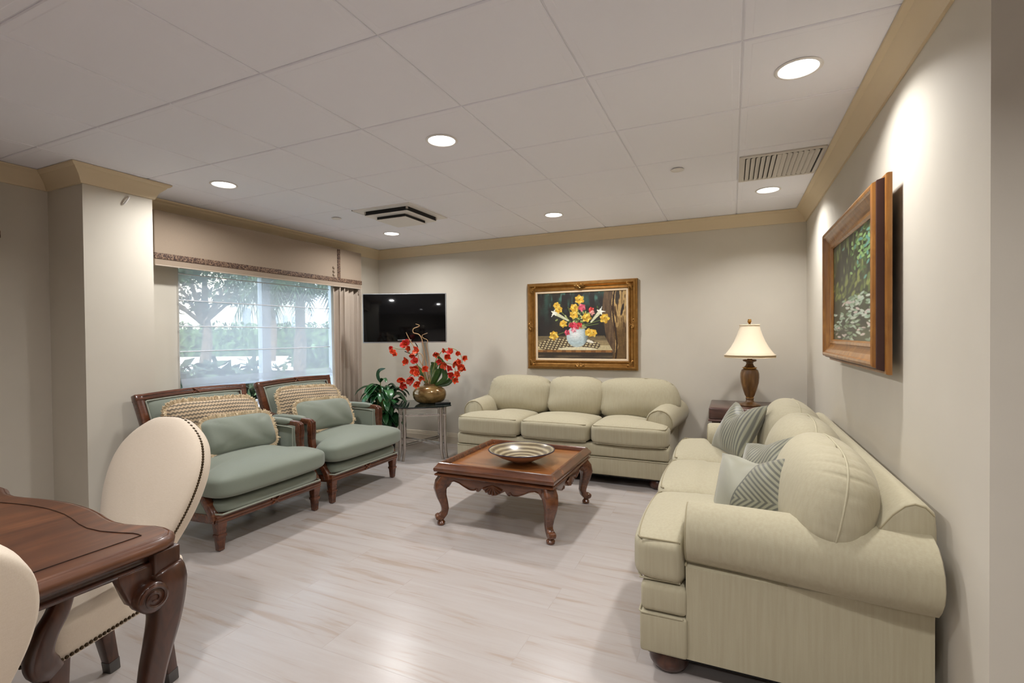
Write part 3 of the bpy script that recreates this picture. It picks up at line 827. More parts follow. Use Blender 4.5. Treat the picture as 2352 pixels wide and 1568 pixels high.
        MB().tube([(sx * .37, .245, .45), (sx * .37, .245, .606), (sx * .37, .3, .612), (sx * .37, .62, .622)], .005, 6).build('piping', M['sagewelt'], a)
    return s
CA = make_armchair('sage green armchair nearest the dining table, left of its twin', (-2.83, 2.345, 0), 90)
CB = make_armchair('sage green armchair beside the glass end table and plant', (-2.83, 3.265, 0), 90)
lumbar('tan zigzag lumbar pillow with shaggy fringe on the left armchair', M['woven'], (-3.40, 2.335, .70), 90, 20, 3, .68, .33, .14, 1)
lumbar('tan zigzag lumbar pillow with shaggy fringe on the right armchair, by the curtain', M['woven'], (-3.40, 3.215, .70), 90, 20, 3, .68, .33, .14, 2)
lumbar('plain sage lumbar pillow in front on the left armchair, behind the cream chair', M['sage'], (-3.235, 2.40, .615), 90, 24, 2, .56, .27, .15, 3)
lumbar('plain sage lumbar pillow in front on the right armchair beside the plant', M['sage'], (-3.235, 3.21, .63), 90, 24, 3, .60, .27, .15, 4)
# ------------------------------------------------------------------ coffee table
ct = thing('coffee_table', 'square carved brown wood coffee table in the middle of the rug-free floor', 'coffee table', (-1.435, 3.255, 0))
ct['label'] = 'square carved brown wood coffee table in the middle of the floor'
hw = .415
MB().b2(-.40, .40, -.40, .40, .372, .398).build('tray_top', M['coffeetop'], ct, smooth=False)
b = MB()
prof = [(.0, .366), (-.018, .372), (-.022, .384), (-.020, .396), (-.006, .412), (.004, .428), (.012, .431), (.020, .427), (.026, .412), (.030, .398), (.030, .366)]
def sqring(b, prof, hw):
    secs = []
    for sx, sy in ((-1, -1), (1, -1), (1, 1), (-1, 1)):
        secs.append([(sx * (hw - a), sy * (hw - a), z) for a, z in prof])
    secs.append(secs[0]); b.loft(secs, True, False)
sqring(b, prof, hw); b.build('tray_rim', M['coffee'], ct, ang=30)
b = MB(); sqring(b, [(.012, .338), (-.010, .341), (-.017, .348), (-.016, .356), (-.006, .362), (.004, .367), (.03, .367), (.03, .338)], hw); b.build('molding', M['coffee'], ct, ang=30)
# scalloped aprons
def apron_bottom(t):  # t in -1..1, z of the lower edge
    a = abs(t)
    return float(np.interp(a, [0, .06, .13, .20, .25, .30, .34, .37, .42, .5, .62, .75, .86, .93, 1], [.248, .250, .262, .276, .284, .262, .256, .268, .262, .262, .278, .300, .308, .300, .262]))
for k in range(4):
    T = Matrix.Rotation(R(90 * k), 4, 'Z')
    ts = np.linspace(-1, 1, 81)
    poly = [(t * .345, apron_bottom(t)) for t in ts] + [(.345, .346), (-.345, .346)]
    ap = MB().prism(poly, -.398, -.374, 'y', .003, T).build('apron', M['coffee'], ct, ang=40)
    b = MB()  # carved shell
    for j in range(-3, 4):
        a = j * 21; p0 = Vector((0, -.398, .315)); L_ = .062
        p1_ = p0 + Vector((math.sin(R(a)) * L_ * 1.2, -.005, -math.cos(R(a)) * L_))
        b.tube([p0, (p0 + p1_) / 2 + Vector((0, -.003, 0)), p1_], [.004, .008, .0095], 7, T)
    b.build('carved_shell', M['coffee'], ap)
    b = MB()
    for s_ in (-1, 1):
        pts = [(s_ * t * .345, -.399, apron_bottom(t) + .004) for t in np.linspace(.37, .93, 16)]
        b.tube(pts, .004, 6, T)
        b.tube([(s_ * (.36 + .03 * math.cos(q)) * .345, -.399, .272 + .010 * math.sin(q)) for q in np.linspace(0, 4.5, 10)], .003, 5, T)
    b.build('carved_bead', M['coffee'], ap)
for sx in (-1, 1):
    for sy in (-1, 1):
        prof = [(.372, .346, .042), (.378, .32, .043), (.396, .285, .044), (.404, .25, .040), (.398, .20, .033), (.386, .15, .027), (.380, .11, .024), (.384, .08, .022), (.398, .058, .023), (.412, .048, .022)]
        b = MB(); b.sqtube([(sx * a, sy * a, z) for a, z, r in prof], [r for a, z, r in prof], None, (sx, sy, 0.01), .35)
        lg = b.build('leg', M['coffee'], ct, ang=60)
        d = .414
        T = Matrix.Translation((sx * d, sy * d, .057)) @ Matrix.Rotation(math.atan2(sy, sx), 4, 'Z') @ Matrix.Rotation(R(90), 4, 'X')
        b = MB(); b.lathe([(0, -.024), (.014, -.024), (.021, -.018), (.021, .018), (.014, .024), (0, .024)], 18, T)
        b.lathe([(.020, 0), (.027, .006), (.028, .018), (.02, .03), (.014, .036), (.02, .044)], 18, Matrix.Translation((sx * .400, sy * .400, 0)))
        b.build('scroll_foot', M['coffee'], lg)
bl = thing('bowl', 'wide shallow ringed pottery bowl on the coffee table', 'bowl', (-1.375, 3.20, .3985))
inn = [(.235, .088), (.225, .088), (.215, .080), (.18, .058), (.13, .036), (.08, .022), (.03, .014), (0, .012)]
MB().lathe(inn, 64, cap=False).build('bowl_inside', M['bowl'], bl)
MB().lathe([(0, 0), (.06, 0), (.065, .004), (.10, .016), (.16, .042), (.205, .068), (.232, .0865)], 64, cap=False).build('bowl_outside', M['bowlout'], bl)
MB().tube([(.2335 * math.cos(a), .2335 * math.sin(a), .087) for a in np.linspace(0, 2 * PI, 64, endpoint=False)], .0045, 8, closed=True).build('bowl_rim', M['bowlrim'], bl)

# ------------------------------------------------------------------ glass end table
et = thing('end_table', 'metal legged end table with smoked glass top in the corner under the television', 'end table', (-3.10, 4.47, 0), 35.5)
hg = .30; cc = .085
poly = [(-hg + cc, -hg), (hg - cc, -hg), (hg, -hg + cc), (hg, hg - cc), (hg - cc, hg), (-hg + cc, hg), (-hg, hg - cc), (-hg, -hg + cc)]
MB().prism(poly, .553, .565, 'z', .002).build('glass_top', M['smoke'], et, smooth=False)
a_, g_ = .235, .045
for sx in (-1, 1):
    for sy in (-1, 1):
        for (x, y) in ((sx * (a_ - g_), sy * a_), (sx * a_, sy * (a_ - g_))):
            MB().sqtube([(x, y, .553), (x, y, .14), (x + sx * .004, y + sy * .004, .08), (x + sx * .016, y + sy * .016, 0)], .0145, None, (1, 0, 0), .25).build('leg', M['chrome'], et)
b = MB()
for z in (.545 - .075,):
    b.sqtube([(-a_, -a_, z), (a_, -a_, z)], .010, None, (0, 0, 1), .25); b.sqtube([(-a_, a_, z), (a_, a_, z)], .010, None, (0, 0, 1), .25)
    b.sqtube([(-a_, -a_, z), (-a_, a_, z)], .010, None, (0, 0, 1), .25); b.sqtube([(a_, -a_, z), (a_, a_, z)], .010, None, (0, 0, 1), .25)
b.build('upper_rail', M['chrome'], et)
b = MB()
for k in (0, 1):
    s_ = 1 if k else -1
    for o_ in (-1, 1):
        dx, dy = o_ * .032, -o_ * .032 * s_
        b.sqtube([(-a_ + g_ * (o_ > 0) , -s_ * a_ + s_ * g_ * (o_ < 0), .15 + .001 * k), (a_ - g_ * (o_ < 0), s_ * a_ - s_ * g_ * (o_ > 0), .15 + .001 * k)], .0095, None, (0, 0, 1), .25)
b.build('cross_stretcher', M['chrome'], et)
rm = MB().box((0, 0, .009), (.165, .042, .018), .006, 2).build('remote_control', M['black'], loc=(-2.845, 4.49, .5655)); rm.rotation_euler = (0, 0, R(40))
tag(rm, 'black remote control lying on the glass table beside the bronze vase', 'remote control')

# ------------------------------------------------------------------ orchid arrangement
va = thing('orchid_arrangement', 'bronze oval vase of orange orchids and curly twigs on the glass table', 'flower arrangement', (-3.03, 4.51, .566), 24.25)
vp = [(.0, 0), (.085, 0), (.10, .004), (.128, .022), (.148, .055), (.155, .09), (.153, .125), (.138, .157), (.105, .181), (.06, .19), (.052, .198), (.053, .21), (.046, .208), (.044, .19), (0, .188)]
MB().lathe(vp, 48, sx=1.19, sy=.8).build('vase', M['vase'], va)
def petal_mesh(b, T, ln, wd, cup):
    n = 5; v = []; f = []
    for i in range(n + 1):
        t = i / n; w_ = wd * math.sin(PI * min(1, t * .86 + .1)) ** .7
        for j in range(4):
            s_ = -1 + 2 * j / 3
            v.append((s_ * w_ / 2, ln * t, cup * t * t * ln + .25 * w_ * s_ * s_))
    for i in range(n):
        for j in range(3): a = i * 4 + j; f.append((a, a + 1, a + 5, a + 4))
    b.add(v, f, T)
rf = random.Random(5)
def flower(parent, loc, facing, size, mat):
    b = MB()
    q = Vector(facing).normalized().to_track_quat('Z', 'Y').to_matrix().to_4x4()
    base = Matrix.Translation(loc) @ q @ Matrix.Rotation(rf.random() * .8, 4, 'Z')
    for k, (a, L_, W_) in enumerate(((0, 1, .55), (72, .95, .85), (144, .95, .5), (216, .95, .5), (288, .95, .85))):
        petal_mesh(b, base @ Matrix.Rotation(R(a + rf.uniform(-8, 8)), 4, 'Z') @ Matrix.Rotation(R(rf.uniform(18, 48)), 4, 'X'), size * L_, size * W_, .35)
    o = b.build('flower', mat, parent, ang=0); md = o.modifiers.new('thick', 'SOLIDIFY'); md.thickness = .0015
    c = MB(); petal_mesh(c, base @ Matrix.Rotation(R(180), 4, 'Z') @ Matrix.Rotation(R(62), 4, 'X'), size * .5, size * .4, .5)
    c.lathe([(0, 0), (size * .09, size * .05), (size * .07, size * .2), (0, size * .26)], 8, base); c.build('flower_lip', M['lip'], o, ang=0)
PX = 5.38 / 1122.78   # metres per pixel of the photo at this distance, used for sizes only
def at(px, py, d=0): return Vector(((px - 973) * PX, d, (925 - py) * PX))
# arching stems
def stem(pts, r=.0045, mat='stem', name='stem'):
    MB().tube(bez(pts, 26), interp([0, 1], [r, r * .6], 27), 6).build(name, M[mat], va)
stem([at(972, 880), at(955, 850, -.02), at(940, 825, -.05), at(925, 803, -.07), at(905, 800, -.09), at(888, 795, -.10)])
stem([at(975, 880), at(982, 850, .0), at(990, 825, -.02), at(1005, 806, -.04), at(1025, 800, -.06), at(1042, 808, -.08), at(1050, 825, -.09), at(1048, 850, -.1), at(1035, 872, -.1)])
stem([at(970, 880), at(950, 862, -.08), at(938, 858, -.12), at(930, 868, -.14), at(920, 878, -.15)])
stem([at(976, 880), at(985, 850, .05), at(988, 830, .07), at(984, 812, .09)])
stem([at(976, 880), at(1000, 840, .03), at(1018, 835, .0), at(1030, 842, -.03), at(1036, 860, -.05)])
fl = [(924, 790, -.09, 15), (930, 800, -.05, 9), (905, 812, -.10, 10), (893, 808, -.10, 9), (888, 798, -.09, 8), (938, 812, -.07, 12), (951, 805, -.05, 12), (926, 827, -.09, 12), (945, 829, -.08, 12),
      (985, 812, .07, 12), (1008, 804, -.03, 8), (1013, 818, -.08, 13), (1026, 810, -.06, 11), (1040, 813, -.07, 10), (1052, 822, -.08, 11), (1035, 830, -.1, 13), (1000, 828, -.06, 10), (1012, 836, -.08, 12),
      (1042, 844, -.09, 13), (1052, 846, -.06, 10), (1024, 858, -.09, 12), (1041, 860, -.1, 11), (1034, 871, -.1, 11), (1046, 832, -.12, 10), (1020, 845, -.1, 10),
      (948, 846, -.14, 15), (956, 855, -.16, 14), (964, 845, -.12, 11), (944, 866, -.17, 14), (950, 876, -.18, 12), (938, 872, -.15, 10), (918, 867, -.15, 12), (918, 878, -.16, 13), (924, 884, -.15, 9), (960, 862, -.15, 11)]
for k, (px, py, d, s_) in enumerate(fl):
    flower(va, at(px, py, d), (rf.uniform(-.7, .7), -1, rf.uniform(-.5, .4)), s_ * PX * 1.18, M['petal'] if k % 4 else M['petalpink'])
for pts, r in (([at(972, 885), at(968, 850, .0), at(962, 810), at(957, 780), at(950, 768), at(938, 764), at(938, 755), at(950, 750), at(951, 747), at(943, 744)], .006),
               ([at(975, 885), at(972, 830, .02), at(968, 795), at(970, 782), at(960, 776), at(958, 770), at(970, 765)], .0045),
               ([at(968, 885), at(962, 850), at(950, 825), at(945, 805), at(935, 790), at(928, 778), at(924, 770), at(921, 763)], .0055),
               ([at(966, 885), at(960, 840, -.05), at(962, 822, -.06), at(956, 812, -.05), at(948, 812, -.05)], .006),
               ([at(972, 880, -.04), at(976, 862, -.05), at(972, 852, -.05), at(977, 850, -.05)], .006)):
    MB().tube(bez(pts, 48), interp([0, .7, 1], [r, r * .8, r * .6], 49), 7).build('curly_twig', M['twig'], va)
def leaf_strip(b, pts, wd, fold=.25, n=12, face=(0, -1, 0)):
    """leaf along a curve: tapered, folded along the midrib"""
    P = bez(pts, n); v = []; f = []
    for i, p in enumerate(P):
        t = i / n; d = (P[min(i + 1, n)] - P[max(i - 1, 0)]).normalized()
        sd = d.cross(Vector(face)); sd = sd.normalized() if sd.length > 1e-4 else Vector((1, 0, 0)); nr = sd.cross(d)
        w_ = wd * (math.sin(PI * min(1, max(.02, t ** .8))) ** .75) / 2 + .001
        for s_ in (-1, -.5, 0, .5, 1): v.append(p + sd * w_ * s_ + nr * (fold * w_ * abs(s_)))
    for i in range(n):
        for j in range(4): a = i * 5 + j; f.append((a, a + 1, a + 6, a + 5))
    b.add(v, f)
b = MB()
for pts, w_ in (([at(980, 886), at(995, 860, -.03), at(1002, 842, -.05), at(1000, 835, -.06)], .05), ([at(985, 886), at(1008, 870, -.02), at(1008, 850, -.04), at(1002, 838, -.05)], .06),
                ([at(975, 886), at(990, 862, -.05), at(995, 850, -.08), at(994, 845, -.1)], .055), ([at(968, 886), at(958, 860, .02), at(945, 845, .04), at(940, 838, .05)], .055),
                ([at(985, 886), at(1000, 840, .05), at(996, 825, .05), at(990, 818, .04)], .05), ([at(972, 886), at(978, 855, .05), at(980, 838, .06), at(975, 832, .05)], .06),
                ([at(988, 886), at(1014, 880, .02), at(1024, 865, .03), at(1018, 856, .02)], .06), ([at(978, 886), at(985, 840, .08), at(1000, 834, .09), at(1012, 842, .08)], .06)):
    leaf_strip(b, pts, w_)
o = b.build('leaves', M['leaf2'], va, ang=0); md = o.modifiers.new('thick', 'SOLIDIFY'); md.thickness = .002

# ------------------------------------------------------------------ potted plant on the floor
pp = thing('potted_plant', 'dark green leafy plant in a black pot between curtain and glass table', 'plant', (-3.62, 4.46, 0))
MB().lathe([(.0, 0), (.11, 0), (.12, .01), (.15, .30), (.158, .31), (.158, .335), (.145, .335), (.14, .30), (0, .29)], 32).build('pot', M['pot'], pp)
b = MB(); rp = random.Random(11); bs = MB()
for k in range(84):
    a = rp.random() * 2 * PI; el = 0; rad = rp.uniform(.06, .22); hz = rp.uniform(.36, .74) - rad * .35
    c0 = Vector((.04 * math.cos(a), .04 * math.sin(a), .30)); c1 = Vector((rad * .55 * math.cos(a), rad * .55 * math.sin(a), hz))
    bs.tube([c0, (c0 + c1) / 2 + Vector((0, 0, .05)), c1], .004, 5)
    L_ = rp.uniform(.13, .20); dv = Vector((math.cos(a + rp.uniform(-.5, .5)), math.sin(a + rp.uniform(-.5, .5)), 0))
    p1_ = c1 + dv * L_ * .4 + Vector((0, 0, .05)); p2_ = c1 + dv * L_ * .8 + Vector((0, 0, .01)); p3 = c1 + dv * L_ + Vector((0, 0, -.045))
    leaf_strip(b, [c1, p1_, p2_, p3], rp.uniform(.075, .105), .3, 12, (0, 0, 1))
bs.tube(bez([(0, 0, .3), (-.01, -.03, .6), (.0, -.05, .80)], 10), .005, 6)
leaf_strip(b, [(0, -.05, .78), (-.02, -.06, .86), (.02, -.08, .92), (.10, -.08, .945)], .05, .3, 12, (0, -1, .2)); leaf_strip(b, [(0, -.05, .78), (.06, -.08, .83), (.11, -.1, .82), (.14, -.12, .79)], .05, .3, 12, (0, 0, 1))
bs.build('stems', M['stem'], pp); o = b.build('foliage', M['leaf'], pp, ang=0); md = o.modifiers.new('thick', 'SOLIDIFY'); md.thickness = .0015

# ------------------------------------------------------------------ television
tv = thing('television', 'black flat screen television on a wall arm in the corner', 'television', (-3.30, 4.44, 1.50), 24.25)
MB().box((0, .02, 0), (.925, .045, .545), .006).build('housing', M['silver'], tv)
MB().box((0, -.004, .002), (.905, .006, .525), .002).build('screen', M['screen'], tv)
MB().b2(-.075, .075, -.014, -.003, -.262, -.245, .004).build('control_strip', M['black'], tv)
MB().tube([(-.075, -.012, -.243), (0, -.015, -.239), (.075, -.012, -.243)], .003, 6).build('trim_arc', M['silver'], tv)
MB().b2(-.22, .22, .042, .075, -.17, .17, .01).build('back_cover', M['black'], tv)
b = MB(); b.box((0, .09, 0), (.2, .02, .2), .003)
b.sqtube([(0, .09, 0), (.05, .40, .0)], .02, .03, (0, 0, 1)); b.sqtube([(.05, .40, 0), (.07, .60, 0)], .02, .03, (0, 0, 1)); b.build('wall_arm', M['black'], tv)
MB().tube(bez([(.10, .06, -.27), (.13, .06, -.33), (.11, .07, -.42), (.05, .08, -.40), (-.02, .08, -.37)], 20), .005, 6).build('cable', M['black'], tv)
o = MB().box((0, 0, 0), (.16, .02, .22), .003).build('mount_plate', M['black'], tv, loc=(.045, .615, 0)); o.rotation_euler = (0, 0, R(-24.25))

# ------------------------------------------------------------------ paintings (colour stored per vertex on the canvas)
def canvas(name, W, H, img, parent, y):
    nh, nw = img.shape[:2]; v = []; f = []
    for j in range(nh):
        for i in range(nw): v.append(((i / (nw - 1) - .5) * W, y, (.5 - j / (nh - 1)) * H))
    for j in range(nh - 1):
        for i in range(nw - 1): a = j * nw + i; f.append((a, a + nw, a + nw + 1, a + 1))
    me = bpy.data.meshes.new(name); me.from_pydata(v, [], f)
    at_ = me.color_attributes.new('paint', 'FLOAT_COLOR', 'POINT')
    c = np.ones((nh * nw, 4), dtype=np.float32); l = img.reshape(-1, 3) / 255.
    c[:, :3] = np.where(l <= .04045, l / 12.92, ((l + .055) / 1.055) ** 2.4)
    at_.data.foreach_set('color', c.ravel()); me.materials.append(M['paint']); me.shade_smooth()
    o = bpy.data.objects.new(name, me); col.objects.link(o); o.parent = parent; return o
rng = np.random.default_rng(3)
def vnoise(nh, nw, sy, sx, amp=1):
    g = rng.random((int(nh / sy) + 3, int(nw / sx) + 3)); y = np.arange(nh) / sy; x = np.arange(nw) / sx
    yi = y.astype(int); xi = x.astype(int); fy = (y - yi)[:, None]; fx = (x - xi)[None]
    fy = fy * fy * (3 - 2 * fy); fx = fx * fx * (3 - 2 * fx)
    a = g[yi][:, xi]; b_ = g[yi][:, xi + 1]; c_ = g[yi + 1][:, xi]; d_ = g[yi + 1][:, xi + 1]
    return amp * ((a * (1 - fx) + b_ * fx) * (1 - fy) + (c_ * (1 - fx) + d_ * fx) * fy)
class Img:
    def __init__(s, w, h, c): s.w, s.h = w, h; s.a = np.zeros((h, w, 3)) + np.array(c, float); s.Y, s.X = np.mgrid[0:h, 0:w]; s.u = s.X / (w - 1); s.v = s.Y / (h - 1); s.asp = w / h
    def blend(s, m, c): m = np.clip(m, 0, 1)[..., None]; s.a = s.a * (1 - m) + (c if isinstance(c, np.ndarray) and c.ndim == 3 else np.array(c, float)) * m
    def ell(s, u, v, ru, rv, c, rot=0, soft=.08, wob=0, nl=5, ph=0):
        du = (s.u - u) * s.asp; dv = s.v - v; cr, sr = math.cos(rot), math.sin(rot)
        x = (du * cr + dv * sr) / (ru * s.asp); y = (-du * sr + dv * cr) / rv; r = np.hypot(x, y)
        if wob: r = r * (1 + wob * np.cos(nl * np.arctan2(y, x) + ph))
        m = (1 - r) / soft + .5; s.blend(m, c); return r
    def line(s, p, q, w, c, w2=None):
        P = np.array(p) * [s.asp, 1]; Q = np.array(q) * [s.asp, 1]; d = Q - P; L2 = d @ d
        x = s.u * s.asp - P[0]; y = s.v - P[1]; t = np.clip((x * d[0] + y * d[1]) / L2, 0, 1)
        dist = np.hypot(x - t * d[0], y - t * d[1]); ww = w + (0 if w2 is None else (w2 - w)) * t
        s.blend((ww - dist) / .004 + .5, c)
def flower_painting():
    I = Img(420, 314, (40, 36, 33)); h, w = I.h, I.w
    n1 = vnoise(h, w, 45, 22); n2 = vnoise(h, w, 30, 9)
    I.blend(np.clip((n1 - .42) * 2.2, 0, 1) * np.clip(1 - I.v * 1.9, 0, 1) * .9, (58, 96, 84))
    I.blend(np.clip((n2 - .66) * 4, 0, 1) * np.clip(1 - I.v * 3, 0, 1) * .8, (92, 152, 138))
    I.blend(np.clip((vnoise(h, w, 60, 50) - .5) * 1.6, 0, 1) * (I.u < .3) * .6, (66, 58, 44))
    # weathered post
    px = I.u + .02 * np.sin(I.v * 6); g = vnoise(h, w, 26, 3)
    I.blend((px > .765) * 1., (104, 82, 58)); I.blend((px > .765) * (px < .86) * np.clip((g - .35) * 2, 0, 1) * .7, (66, 48, 34))
    I.blend((px > .86) * 1., (184, 152, 98)); I.blend((px > .86) * np.clip((g - .55) * 4, 0, 1), (74, 50, 26))
    I.blend((px > .945 - .10 * I.v + .03 * np.sin(I.v * 17)) * (I.v < 1) * np.clip((I.v - .35) * 4, 0, 1) * .85, (90, 66, 34))
    I.blend((px > .868) * (px < .885) * 1., (52, 34, 20)); I.ell(.905, .08, .02, .12, (60, 50, 38), .1); I.ell(.955, .28, .012, .09, (48, 36, 28), .2)
    # table
    tm = (I.v > .655) * (I.v < .885) * (I.u < .765 + .09 * (I.v - .655) / .23); k = vnoise(h, w, 5, 60)
    I.blend(tm * 1., (150, 132, 96)); I.blend(tm * np.clip((k - .45) * 3, 0, 1) * .7, (96, 80, 58))
    I.blend(tm * (I.v < .73) * .6, (96, 84, 62))
    lat = (np.hypot((I.u - .36) / .36, (I.v - .80) / .115) < 1) * tm
    I.blend(lat * 1., (78, 62, 46)); cell = (np.mod(I.u * 24 + I.v * 9, 1) > .38) * (np.mod(I.v * 30 - I.u * 6, 1) > .42)
    I.blend(lat * cell * 1., (206, 192, 148)); I.blend(tm * (1 - lat) * (I.v > .80) * .8, (206, 192, 150))
    I.ell(.46, .855, .22, .03, (216, 206, 172)); I.ell(.60, .74, .05, .02, (228, 222, 204), .3)
    I.blend((I.v > .870) * (I.v < .905) * (I.u < .85), (150, 104, 56)); I.blend((I.v > .870) * (I.v < .905) * (I.u < .85) * (np.mod(I.u * 9, 1) > .55) * .6, (96, 62, 34))
    I.blend((I.v > .905) * (I.u < .85), (58, 48, 38)); I.blend((I.v > .95) * (I.u < .85) * np.clip((k - .3) * 2, 0, 1) * .6, (112, 98, 74))
    # stems
    o_ = (.45, .53)
    for q in ((.49, .13), (.25, .24), (.43, .25), (.52, .25), (.62, .28), (.57, .40), (.76, .41), (.3, .48), (.19, .66), (.62, .6), (.36, .22), (.7, .48)):
        I.line(o_, q, .006, (112, 128, 66), .004)
    for k_ in range(40):
        u_, v_ = .45 + rng.normal(0, .09), .42 + rng.normal(0, .07); I.ell(u_, v_, .018, .012, [(150, 164, 96), (70, 88, 44), (186, 190, 130)][k_ % 3], rng.random() * 3)
    # vase
    r = I.ell(.46, .665, .12, .162, (186, 200, 202), soft=.03); m = (r < 1)
    I.blend(m * np.clip(1.1 - np.hypot((I.u - .44) / .09, (I.v - .63) / .10), 0, 1) * .9, (232, 232, 230)); I.blend(m * np.clip((I.v - .70) * 9, 0, 1) * .5, (150, 178, 182))
    I.blend(m * np.clip((I.v - .77) * 14, 0, 1) * .5, (206, 200, 182)); I.blend(m * np.clip((I.u - .53) * 22, 0, 1) * .8, (84, 92, 92)); I.ell(.5, .53, .07, .025, (150, 150, 110))
    # lilies
    for (a, b_, t) in (((.36, .42), (.2, .30), (.165, .36)), ((.62, .45), (.72, .30), (.775, .30))):
        I.line(a, b_, .012, (206, 206, 170), .03); I.ell(b_[0], b_[1], .03, .035, (230, 228, 208), .5, wob=.3, nl=5); I.line(b_, t, .012, (236, 236, 226), .004); I.line(b_, (b_[0] + .02, b_[1] - .075), .012, (236, 236, 226), .003)
    def bloom(u_, v_, r_, cols, n, heart):
        ph = u_ * 37 + v_ * 11
        for k in range(n * 2):
            a_ = ph + k * 2 * PI / n + (0 if k < n else PI / n); q = (.62 if k < n else .38) * (1 + .18 * math.sin(k * 5.1 + ph))
            c_ = np.array(cols[k % len(cols)], float) * (.88 + .2 * math.sin(k * 2.3 + ph * 2) ** 2)
            I.ell(u_ + math.cos(a_) * r_ * q / I.asp, v_ + math.sin(a_) * r_ * q, r_ * .50 / I.asp * (1 + .2 * math.sin(k + ph)), r_ * .36, np.minimum(c_, 255), a_, .22, .08, 3, k)
        if heart: I.ell(u_, v_, r_ * .16 / I.asp, r_ * .14, heart, 0, .6)
    for (u_, v_, r_) in ((.49, .11, .066), (.225, .185, .05), (.255, .25, .055), (.435, .235, .062), (.425, .335, .062), (.57, .385, .066), (.765, .395, .066), (.302, .468, .056), (.19, .64, .066), (.595, .605, .06), (.645, .61, .055)):
        bloom(u_, v_, r_, [(206, 156, 46), (230, 190, 70), (240, 206, 104), (214, 168, 56)], 6, (140, 100, 34))
    for (u_, v_, r_, c_) in ((.52, .235, .056, (206, 84, 104)), (.62, .27, .042, (206, 56, 50)), (.635, .31, .036, (224, 150, 140)), (.44, .515, .062, (208, 66, 88)), (.345, .605, .042, (204, 70, 92)), (.425, .57, .04, (226, 150, 160)), (.49, .49, .042, (196, 50, 50)), (.40, .49, .042, (186, 40, 60))):
        bloom(u_, v_, r_, [c_, tuple(min(255, x + 34) for x in c_), tuple(x * .82 for x in c_)], 5, None)
    I.a = I.a * (.94 + .12 * vnoise(h, w, 4, 6))[..., None]; I.a = np.clip(I.a, 0, 255)
    return I.a
def garden_painting():
    I = Img(210, 340, (44, 50, 36)); h, w = I.h, I.w
    I.blend(np.clip(vnoise(h, w, 40, 16) * 1.4 - .5, 0, 1) * .8, (86, 100, 56)); I.blend(np.clip(vnoise(h, w, 26, 8) * 2.2 - 1.2, 0, 1) * (I.v < .55), (140, 158, 92))
    for k in range(90):
        u_, v_ = .75 + rng.normal(0, .16), .2 + rng.normal(0, .10); I.ell(u_, v_, .035, .012, [(112, 158, 96), (150, 190, 120), (104, 158, 142), (74, 108, 58)][k % 4], rng.random() * 3, .5)
    for k in range(60):
        u_, v_ = rng.random(), .5 + rng.normal(0, .06); I.ell(u_, v_, .03, .035, [(96, 112, 52), (140, 150, 80), (52, 62, 36)][k % 3], rng.random(), .6)
    for k in range(150):  # pale drifts of blossom in a meadow
        v_ = .58 + .42 * rng.random(); u_ = rng.random() if v_ > .72 else .6 + rng.normal(0, .18)
        I.ell(u_, v_, .05, .011, [(150, 176, 150), (176, 196, 178), (206, 192, 186), (112, 138, 104), (196, 206, 190)][k % 5], rng.normal(0, .3), .5)
    I.blend(np.clip(vnoise(h, w, 12, 40) * 2 - 1, 0, 1) * (I.v > .88) * .8, (52, 60, 46))
    return I.a
fp = thing('wall_painting', 'flower still life painting in an ornate gilt frame above the back sofa', 'painting', (-1.475, YB - .002, 1.397), 0, 'framed paintings')
MB().frame(1.205, .938, [(0, 0), (0, -.028), (.004, -.036), (.010, -.036), (.014, -.044), (.024, -.056), (.034, -.056), (.044, -.042), (.054, -.026), (.066, -.022), (.074, -.026), (.080, -.036), (.088, -.036), (.094, -.024), (.094, 0)]).build('frame', M['gilt'], fp, ang=30)
MB().frame(1.02, .753, [(0, -.002), (0, -.022), (.004, -.025), (.02, -.024), (.024, -.014), (.024, -.002)]).build('liner', M['liner'], fp, ang=30)
canvas('canvas', .975, .708, flower_painting(), fp, -.013)
# carved ornaments at corners and mid sides
def ornament(parent, x, z, ang, sc_=1):
    b = MB(); T = Matrix.Translation((x, -.050, z)) @ Matrix.Rotation(R(ang), 4, 'Y')
    r_ = random.Random(int(x * 100 + z * 37))
    for s_ in (-1, 1):
        pts = [(s_ * (.012 + .075 * t) * sc_, -.008 - .006 * math.sin(t * 6), (.012 * math.sin(t * 9) + .01 * t) * sc_) for t in np.linspace(0, 1, 10)]
        b.tube(pts, interp([0, .5, 1], [.011 * sc_, .009 * sc_, .003], 10), 6, T)
        b.tube([(s_ * .02 * sc_ + s_ * .018 * sc_ * math.cos(q), -.012, -.018 * sc_ + .014 * sc_ * math.sin(q)) for q in np.linspace(0, 5, 12)], .005 * sc_, 5, T)
    for k in range(5):
        a = R(-50 + 25 * k); b.tube([(0, -.012, -.01), (.034 * sc_ * math.sin(a), -.014, .034 * sc_ * math.cos(a))], [.005, .008 * sc_], 6, T)
    b.build('carved_ornament', M['gilt'], parent)
for sx in (-1, 1):
    for sz in (-1, 1): ornament(fp, sx * .528, sz * .396, math.degrees(math.atan2(sx, sz)), .66)
ornament(fp, 0, .424, 0, .8); ornament(fp, 0, -.424, 180, .8); ornament(fp, .556, 0, 90, .8); ornament(fp, -.556, 0, -90, .8)
gp = thing('wall_painting', 'tall green garden painting in a honey wood frame on the right wall', 'painting', (XR - .022, 2.99, 1.528), -90, 'framed paintings')
GW, GH = 1.235, .80
rt = bpy.data.objects.new('frame', None)
bpy.data.objects.remove(rt)
MB().frame(GW, GH, [(0, -.012), (0, -.026), (.003, -.032), (.012, -.034), (.016, -.03), (.016, -.012)]).build('outer_molding', M['oakframe'], gp, ang=30)
